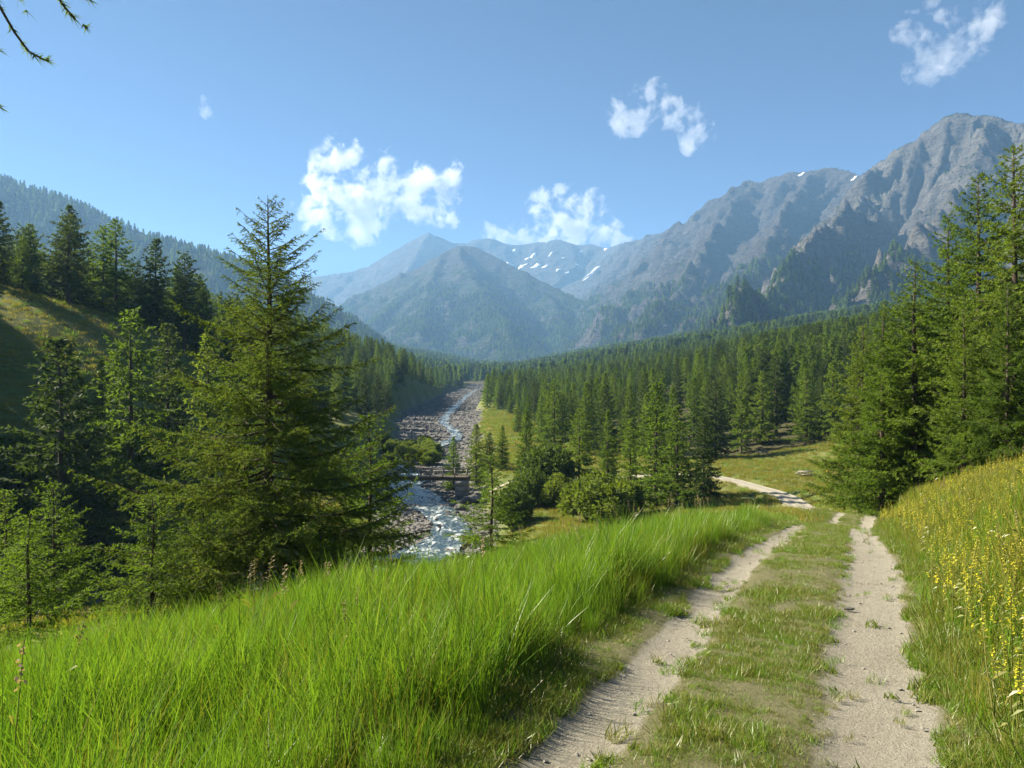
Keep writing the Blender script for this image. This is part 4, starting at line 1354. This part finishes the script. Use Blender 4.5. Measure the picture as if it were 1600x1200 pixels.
# rough grass of the slope and the clearing
carpet('clearing_grass', 30000, (-30, 62, 19, 132), lambda x, y, u: (np.abs(u) > 1.5) * (bed_mask(x, y)[0] > 3) * np.where(y < 40, 0.8, 0.7), lambda x, y, u: 0.55 + 0.7 * fbm(x / 7, y / 7, 3, 90), S_tuft, 5, 'rough tufted grass on the slope and in the clearing')
carpet('river_meadow_grass', 9000, (-14, 26, 130, 320), lambda x, y, u: (bed_mask(x, y)[0] > 2) * 0.9, lambda x, y, u: 1.0 + 1.0 * fbm(x / 9, y / 9, 3, 95), S_tuft, 6, 'rough grass on the river meadow upstream of the bridge')
carpet('slope_grass', 9000, (-110, -24, 45, 128), lambda x, y, u: (bed_mask(x, y)[0] > 3) * 0.8, lambda x, y, u: 0.8 + 0.8 * fbm(x / 7, y / 7, 3, 91), S_tuft, 5, 'rough grass on the shaded left meadow slope')

# flowering stems near the camera, one by one
def flower_plant(x, y, z, h, rz, me_s, me_b):
    e = empty('yellow_flower', (x, y, z), rz, (h, h, h))
    link('stem', me_s, e); link('blossom', me_b, e)
    tag(e, 'yellow spike flower in the nearest grass of the bank right of the track', 'flower', 'yellow flowers nearest the viewer')


fv = []
for k in range(3):
    gg = np.random.default_rng(900 + k)
    mb = MB().tube([(0, 0, -0.03), (0.01, 0.01, 0.28), (0.035, 0, 0.58)], [0.004, 0.003, 0.002], 4)
    for q in range(8):
        z = gg.uniform(0.06, 0.42); a = q * 2.4; l = gg.uniform(0.05, 0.09); b = len(mb.v)
        mb.v += [(0.01, 0, z), (math.cos(a) * l * 0.5 - math.sin(a) * 0.008, math.sin(a) * l * 0.5 + math.cos(a) * 0.008, z + l * 0.4), (math.cos(a) * l, math.sin(a) * l, z + l * 0.45), (math.cos(a) * l * 0.5 + math.sin(a) * 0.008, math.sin(a) * l * 0.5 - math.cos(a) * 0.008, z + l * 0.4)]
        mb.f.append([b, b + 1, b + 2, b + 3])
    V = []; F_ = []
    for q in range(11):
        petals(V, F_, np.array([0.022 + q * 0.0015 + gg.uniform(-0.01, 0.01), gg.uniform(-0.01, 0.01), 0.42 + 0.016 * q]), 4, 0.012, gg, 0.9)
    fv.append((mesh_data('flower_stem', mb.v, mb.f, [M['grass']]), mesh_data('flower_blossom', V, F_, [M['yellow']])))
gg = np.random.default_rng(911)
cnt = 0
while cnt < 40:
    y = 2.5 + 8.5 * gg.uniform(0, 1); x = gg.uniform(1.5, 0.66 * y + 0.3)
    uu, _ = track_u(np.array([x]), np.array([y]))
    if uu[0] < 1.25: continue
    m_ = fv[cnt % 3]
    flower_plant(x, y, gz(x, y), gg.uniform(0.75, 1.1), gg.uniform(0, 6.28), *m_)
    cnt += 1

# ------------------------------------------------------------------ stones
def rock_mesh(seed, name, sub=2, mat='stone'):
    import bmesh
    g = np.random.default_rng(seed)
    bm = bmesh.new(); bmesh.ops.create_icosphere(bm, subdivisions=sub, radius=0.5)
    o1, o2 = g.uniform(0, 50, 2)
    for v in bm.verts:
        d = v.co.normalized()
        n_ = float(vnoise(np.array([d.x * 1.6 + o1 + d.z]), np.array([d.y * 1.6 + o2 - d.z * 0.7]), seed)[0])
        v.co = d * 0.5 * (0.62 + 0.75 * n_)
        v.co.z *= 0.65; v.co.x *= 1.15
    me = bpy.data.meshes.new(name); bm.to_mesh(me); bm.free(); me.materials.append(M[mat])
    return me


S_peb = stock('pebble', [rock_mesh(420 + k, 'pebble', 1, 'pebble') for k in range(6)])
S_rock = stock('rock', [rock_mesh(400 + k, 'rock', 1) for k in range(6)])
n = 42000
i = g.integers(0, len(BED), n)
i = (len(BED) * g.uniform(0, 1, n) ** 1.6).astype(int)
x = BED[i, 0] + g.normal(0, 0.42, n) * BED[i, 2]; y = BED[i, 1] + g.normal(0, 0.42, n) * BED[i, 2]
e_, _ = bed_mask(x, y)
k = (e_ < 1.2) & (y > 35)
x, y, e_ = x[k], y[k], e_[k]
wd, _ = nearest(x, y, WATER)
k = (wd > 1.2) | (g.uniform(0, 1, len(x)) < 0.12)
x, y = x[k], y[k]
s = (0.20 + 0.8 * g.uniform(0, 1, len(x)) ** 6) * (0.75 + y / 500)
instancer('river_stones', np.stack([x, y, hbase(x, y) + 0.05 * s], 1), np.stack([g.uniform(-0.4, 0.4, len(x)), g.uniform(-0.4, 0.4, len(x)), g.uniform(0, 6.28, len(x))], 1), np.stack([s, s, s], 1), g.integers(0, 6, len(x)), S_rock, 'grey stones and boulders filling the river bed')
n = 36000
x = g.uniform(-1, 14, n); y = g.uniform(2, 22, n); u, ti = track_u(x, y)
k = (np.abs(u) < 1.3); x, y, u, ti = x[k], y[k], u[k], ti[k]
s = 0.006 + 0.024 * g.uniform(0, 1, len(x)) ** 7
instancer('track_pebbles', np.stack([x, y, TZ[ti] - 0.02 * (np.abs(np.abs(u) - 0.65) < 0.25)], 1), np.stack([0 * x, 0 * x, g.uniform(0, 6.28, len(x))], 1), np.stack([s, s, s], 1), g.integers(0, 6, len(x)), S_peb, 'loose pebbles on the dirt track')


def track_at(px, py):
    Y = np.linspace(2, 25, 2000); X = (px - 800) / 1200 * Y
    _, ti = track_u(X, Y)
    k = np.argmin(np.abs((600 - py) / 1200 * Y - TZ[ti]))
    return X[k], Y[k], TZ[ti[k]]


for px, py, s, lab in [(1326, 952, 0.055, 'flat dark stone lying in the right wheel rut'), (1322, 884, 0.06, 'small stone at the left edge of the right wheel rut, farther up the track')]:
    x, y, z = track_at(px, py)
    o = link('stone', rock_mesh(int(px), 'stone', 3), None, (x, y, z + s * 0.06)); o.scale = (s * 1.4, s * 0.8, s * 0.7)
    tag(o, lab, 'stone')

# ------------------------------------------------------------------ footbridge
def build_bridge():
    x0, x1, yb = -20.5, -6.0, 110.5
    zd = -13.25
    e = empty('footbridge', (x1, yb, zd))
    tag(e, 'dark wooden footbridge with post railings over the stony river', 'bridge')
    ox, oy, oz = -x1, -yb, -zd

    def q(x, y, z): return (x + ox, y + oy, z + oz)
    for s in (-0.75, 0.75):
        MB().bar(q(x0, yb + s, zd - 0.32), q(x1, yb + s, zd - 0.32), 0.24, 0.44).build('beam', M['wood'], e)
    pl = None
    n = int((x1 - x0) / 0.26)
    for k in range(n):
        if pl is None:
            pl = MB().box((0, 0, 0), (0.24, 2.3, 0.07)).build('plank', M['wood'], e); o = pl
        else:
            o = pl.copy(); C.objects.link(o); o.parent = e
        o.location = (x0 + 0.13 + k * 0.26 + ox, random.uniform(-0.03, 0.03), -0.06 + random.uniform(-0.008, 0.008))
    for s in (-1.02, 1.02):
        p0 = None
        for k in range(9):
            x = x0 + 0.3 + k * 1.72
            if p0 is None:
                p0 = MB().box((0, 0, 0.55), (0.13, 0.13, 1.22)).build('post', M['grey_wood'], e); o = p0
            else:
                o = p0.copy(); C.objects.link(o); o.parent = e
            o.location = (x + ox, s, -0.02)
        for zr in (0.58, 1.05):
            MB().bar(q(x0, yb + s - math.copysign(0.09, s), zd + zr), q(x1, yb + s - math.copysign(0.09, s), zd + zr), 0.05, 0.12).build('rail', M['wood'], e)
    m = MB()
    for k in range(4):
        m.box(q(-7.2 + 0.05 * k, yb, zd - 0.95 - k * 0.8), (1.9 - 0.05 * k, 3.4 + 0.1 * k, 0.86), 0, 0.06)
    m.build('abutment', M['concrete'], e)
    m = MB()
    for k in range(4):
        m.box(q(-20.6, yb, zd - 0.95 - k * 0.8), (1.8, 3.2, 0.86), 0, 0.06)
    m.build('abutment', M['concrete'], e)


build_bridge()
for k, (x, y, s) in enumerate([(-5.6, 107.6, 1.7), (-6.2, 105.8, 1.5), (-7.2, 104.2, 1.2), (-5.0, 105.0, 1.3), (-8.6, 106.6, 1.0), (-6.8, 101.5, 1.3)]):
    o = link('boulder', rock_mesh(500 + k, 'boulder', 3), None, (x, y, gz(x, y) + 0.2 * s)); o.scale = (s, s * 0.9, s); o.rotation_euler = (0, 0, k * 1.3)
    tag(o, 'grey boulder piled below the right abutment of the footbridge', 'boulder', 'boulders below the bridge abutment')

# ------------------------------------------------------------------ clearing: tables, marker, pole
def picnic_table(px, Y, rz, label):
    x = (px - 800) / 1200 * Y
    e = empty('picnic_table', (x, Y, gz(x, Y)), rz)
    tag(e, label, 'picnic table', 'picnic tables in the clearing')
    for k in range(5):
        MB().box((0, -0.32 + k * 0.16, 0.75), (1.8, 0.148, 0.05)).build('table_plank', M['grey_wood'], e)
    for s in (-1, 1):
        for k in range(2):
            MB().box((0, s * (0.66 + 0.15 * k), 0.45), (1.8, 0.14, 0.05)).build('seat_plank', M['grey_wood'], e)
    for s in (-0.65, 0.65):
        MB().bar((s, -0.62, 0.0), (s, -0.22, 0.72), 0.06, 0.09).build('leg', M['wood'], e)
        MB().bar((s, 0.62, 0.0), (s, 0.22, 0.72), 0.06, 0.09).build('leg', M['wood'], e)
        MB().bar((s + 0.065, -0.82, 0.385), (s + 0.065, 0.82, 0.385), 0.06, 0.07).build('brace', M['wood'], e)


picnic_table(1258, 98, 0.25, 'pale wooden picnic table standing in the sun in the clearing')
picnic_table(1192, 128, -0.2, 'picnic table in the shade at the back of the clearing')
x = (1293 - 800) / 1200 * 96
e = empty('trail_marker', (x, 96, gz(x, 96)))
tag(e, 'short white post with an orange top beside the sunny picnic table', 'marker post')
MB().tube([(0, 0, -0.1), (0, 0, 0.75)], [0.13, 0.12], 10).build('post', M['white_paint'], e)
MB().box((0, 0, 0.84), (0.55, 0.35, 0.22)).build('cap', M['orange_paint'], e)
x = (1317 - 800) / 1200 * 82
e = empty('pole', (x, 82, gz(x, 82)))
tag(e, 'thin dark upright pole at the edge of the right-hand wood', 'pole')
MB().tube([(0, 0, -0.3), (0.02, 0, 1.5), (0.05, 0, 3.4)], [0.10, 0.09, 0.08], 8).build('shaft', M['bark'], e)
MB().tube([(0.05, 0, 3.38), (0.05, 0, 3.46)], [0.11, 0.10], 8).build('cap', M['wood'], e)

# ------------------------------------------------------------------ larch whose twigs hang into the top left corner
def overhanging_larch():
    bx, by = -5.2, 2.4
    z0 = gz(bx, by)
    e = empty('overhanging_larch', (bx, by, z0))
    tag(e, 'larch twigs hanging into the top left corner of the view', 'tree')
    MB().tube([(0, 0, -0.3), (0.05, 0, 2), (0.0, 0.05, 5), (0.1, 0, 9)], [0.24, 0.2, 0.15, 0.06], 10).build('trunk', M['bark'], e, smooth=True)
    gg = np.random.default_rng(77)
    wood = MB(); LV = []
    o = np.array((bx, by, z0))
    root = (bx, by, z0 + 4.3)
    hub = (-3.0, 3.2, 2.6)
    YT = 3.4

    def at(*pp): return [P(px, py, YT + dy) for px, py, dy in pp]
    twigs = [at((-90, -110, 0), (-25, -30, 0), (5, 20, 0), (30, 62, 0.05), (52, 86, 0.05), (82, 97, 0.05)),
             at((-90, -110, 0), (-40, 10, 0.1), (-15, 60, 0.1), (-2, 80, 0.1)),
             at((30, -140, 0.1), (75, -35, 0.1), (98, 8, 0.1), (112, 25, 0.1), (134, 42, 0.1)),
             at((30, -140, 0.1), (100, -40, 0.15), (128, -8, 0.15), (148, 5, 0.15)),
             at((-20, -110, 0), (18, -30, 0), (30, 0, 0), (44, 20, 0)),
             at((-90, -20, 0), (-50, 90, 0), (-20, 145, 0), (6, 173, 0))]
    for pts in twigs:
        line = resample([root, hub] + pts, 0.012)
        rr = np.linspace(0.04, 0.004, len(line))
        wood.tube([tuple(p - o) for p in line[::5]], rr[::5], 5)
        for k in range(int(len(line) * 0.55), len(line)):
            p = line[k] - o
            t = (line[min(k + 1, len(line) - 1)] - line[k - 1]); t /= np.linalg.norm(t) + 1e-9
            if gg.uniform() < 0.35: continue
            for r_ in range(9):
                d = gg.normal(0, 1, 3); d /= np.linalg.norm(d)
                d = d * 0.85 + t * 0.6
                w = np.cross(d, gg.normal(0, 1, 3)); w /= np.linalg.norm(w)
                ln = gg.uniform(0.028, 0.052)
                LV.append([p - w * 0.003, p + w * 0.003, p + d * ln])
    wood.build('branch', M['bark'], e)
    lv = np.array(LV).reshape(-1, 3)
    link('needles', mesh_data('needles', lv, np.arange(len(lv)).reshape(-1, 3), [M['larch']]), e)
    # the rest of its crown, beyond the picture
    tm, cm = conifer('overhang', 9, 2.2, 88, 50, 0.3, 0.15, (0.14, 0.04), M['larch'], start=0.62)
    link('crown', cm, e)


overhanging_larch()

# ------------------------------------------------------------------ clouds, beyond the haze
def cloud(blobs, Y, dens, seed, label, thick=0.7):
    import bmesh
    pts = [np.array(P(px, py, Y)) for px, py, r in blobs]
    rad = [1.25 * r / 1200 * Y for px, py, r in blobs]
    c = np.mean(pts, axis=0)
    bm = bmesh.new()
    for p, r in zip(pts, rad):
        ret = bmesh.ops.create_icosphere(bm, subdivisions=2, radius=r * 1.0)
        for v in ret['verts']:
            v.co = Vector(p - c) + Vector((v.co.x, v.co.y * thick, v.co.z))
    me = bpy.data.meshes.new('tmp'); bm.to_mesh(me); bm.free()
    o = bpy.data.objects.new('cloud', me); C.objects.link(o)
    md = o.modifiers.new('r', 'REMESH'); md.mode = 'VOXEL'; md.voxel_size = max(40.0, min(rad) * 0.22)
    dg = bpy.context.evaluated_depsgraph_get()
    m2 = bpy.data.meshes.new_from_object(o.evaluated_get(dg))
    o.modifiers.clear(); o.data = m2; m2.name = 'cloud'
    o.location = c
    m, nt, N, L = new_mat('cloud_vapour')
    tc = N.new('ShaderNodeTexCoord'); v = tc.outputs['Object']
    w = noise(N, L, 1 / 420.0, 3, 0.5, v)
    wv = N.new('ShaderNodeVectorMath'); wv.operation = 'MULTIPLY_ADD'
    L.new(w.outputs['Color'], wv.inputs[0]); wv.inputs[1].default_value = (170,) * 3; L.new(v, wv.inputs[2])
    field = None
    for p, r in zip(pts, rad):
        sub = N.new('ShaderNodeVectorMath'); sub.operation = 'SUBTRACT'; L.new(wv.outputs[0], sub.inputs[0]); sub.inputs[1].default_value = tuple((p - c) + 85)
        dv = N.new('ShaderNodeVectorMath'); dv.operation = 'DIVIDE'; L.new(sub.outputs[0], dv.inputs[0]); dv.inputs[1].default_value = (r, r * thick, r)
        ln = N.new('ShaderNodeVectorMath'); ln.operation = 'LENGTH'; L.new(dv.outputs[0], ln.inputs[0])
        f = math_n(N, L, 'SUBTRACT', 1.0, ln.outputs['Value'])
        field = f if field is None else math_n(N, L, 'MAXIMUM', field, f)
    n = noise(N, L, 1 / 300.0, 8, 0.66, v, 0.3)
    f = math_n(N, L, 'MULTIPLY_ADD', n.outputs['Fac'], 5.0, field)
    f = math_n(N, L, 'SUBTRACT', f, 2.98)
    f = math_n(N, L, 'MULTIPLY', f, 3.2, clamp=True)
    f = math_n(N, L, 'MULTIPLY', f, dens)
    pv = N.new('ShaderNodeVolumePrincipled')
    pv.inputs['Color'].default_value = (0.99, 0.99, 0.99, 1)
    pv.inputs['Anisotropy'].default_value = 0.2
    L.new(f, pv.inputs['Density'])
    oo = N.new('ShaderNodeOutputMaterial'); L.new(pv.outputs[0], oo.inputs['Volume'])
    m2.materials.clear(); m2.materials.append(m)
    try: m.cycles.volume_step_rate = 0.35
    except Exception: pass
    tag(o, label, 'cloud', 'small fair weather clouds')


CY = 9500
cloud([(500, 250, 26), (530, 255, 40), (560, 290, 45), (600, 258, 28), (600, 300, 45), (645, 315, 40), (665, 285, 38), (700, 275, 26), (685, 325, 36), (520, 318, 52), (560, 340, 45), (490, 330, 35), (565, 368, 22)], CY, 0.0042, 1, 'largest white cloud, left of the pyramid mountain summit')
cloud([(850, 320, 28), (880, 330, 38), (912, 325, 36), (905, 355, 34), (940, 368, 30), (965, 375, 24)], CY, 0.0045, 2, 'white cloud rising behind the far snowy range')
cloud([(765, 355, 22), (790, 366, 24), (825, 370, 28), (850, 372, 20)], CY, 0.0035, 3, 'low flat cloud resting on the far crest')
cloud([(965, 160, 24), (970, 190, 26), (1000, 185, 26), (1015, 145, 28), (1035, 165, 28), (1050, 190, 20)], CY, 0.0025, 4, 'wispy white cloud high above the dark ridge')
cloud([(1080, 180, 24), (1090, 205, 28), (1080, 225, 18)], CY, 0.0028, 5, 'small upright cloud just right of the wispy one')
cloud([(1425, 50, 30), (1445, 100, 34), (1470, 30, 34), (1500, 85, 36), (1520, 50, 34), (1550, 15, 30)], CY, 0.0016, 6, 'ring shaped thin cloud at the top right above the pale peak')
cloud([(318, 160, 16), (326, 175, 12)], CY, 0.0018, 7, 'tiny faint cloud alone in the left part of the sky')

# ------------------------------------------------------------------ haze: closed box of even, pale air
hz = MB().box((-300, 3700, 610), (9000, 8000, 1300)).build('haze', None)
m, nt, N, L = new_mat('haze_air')
pv = N.new('ShaderNodeVolumePrincipled')
pv.inputs['Color'].default_value = (0.31, 0.60, 1.0, 1)
pv.inputs['Density'].default_value = HAZE_DENSITY
pv.inputs['Anisotropy'].default_value = 0.15
oo = N.new('ShaderNodeOutputMaterial'); L.new(pv.outputs[0], oo.inputs['Volume'])
hz.data.materials.clear(); hz.data.materials.append(m)
tag(hz, kind='stuff')
print('scene done')
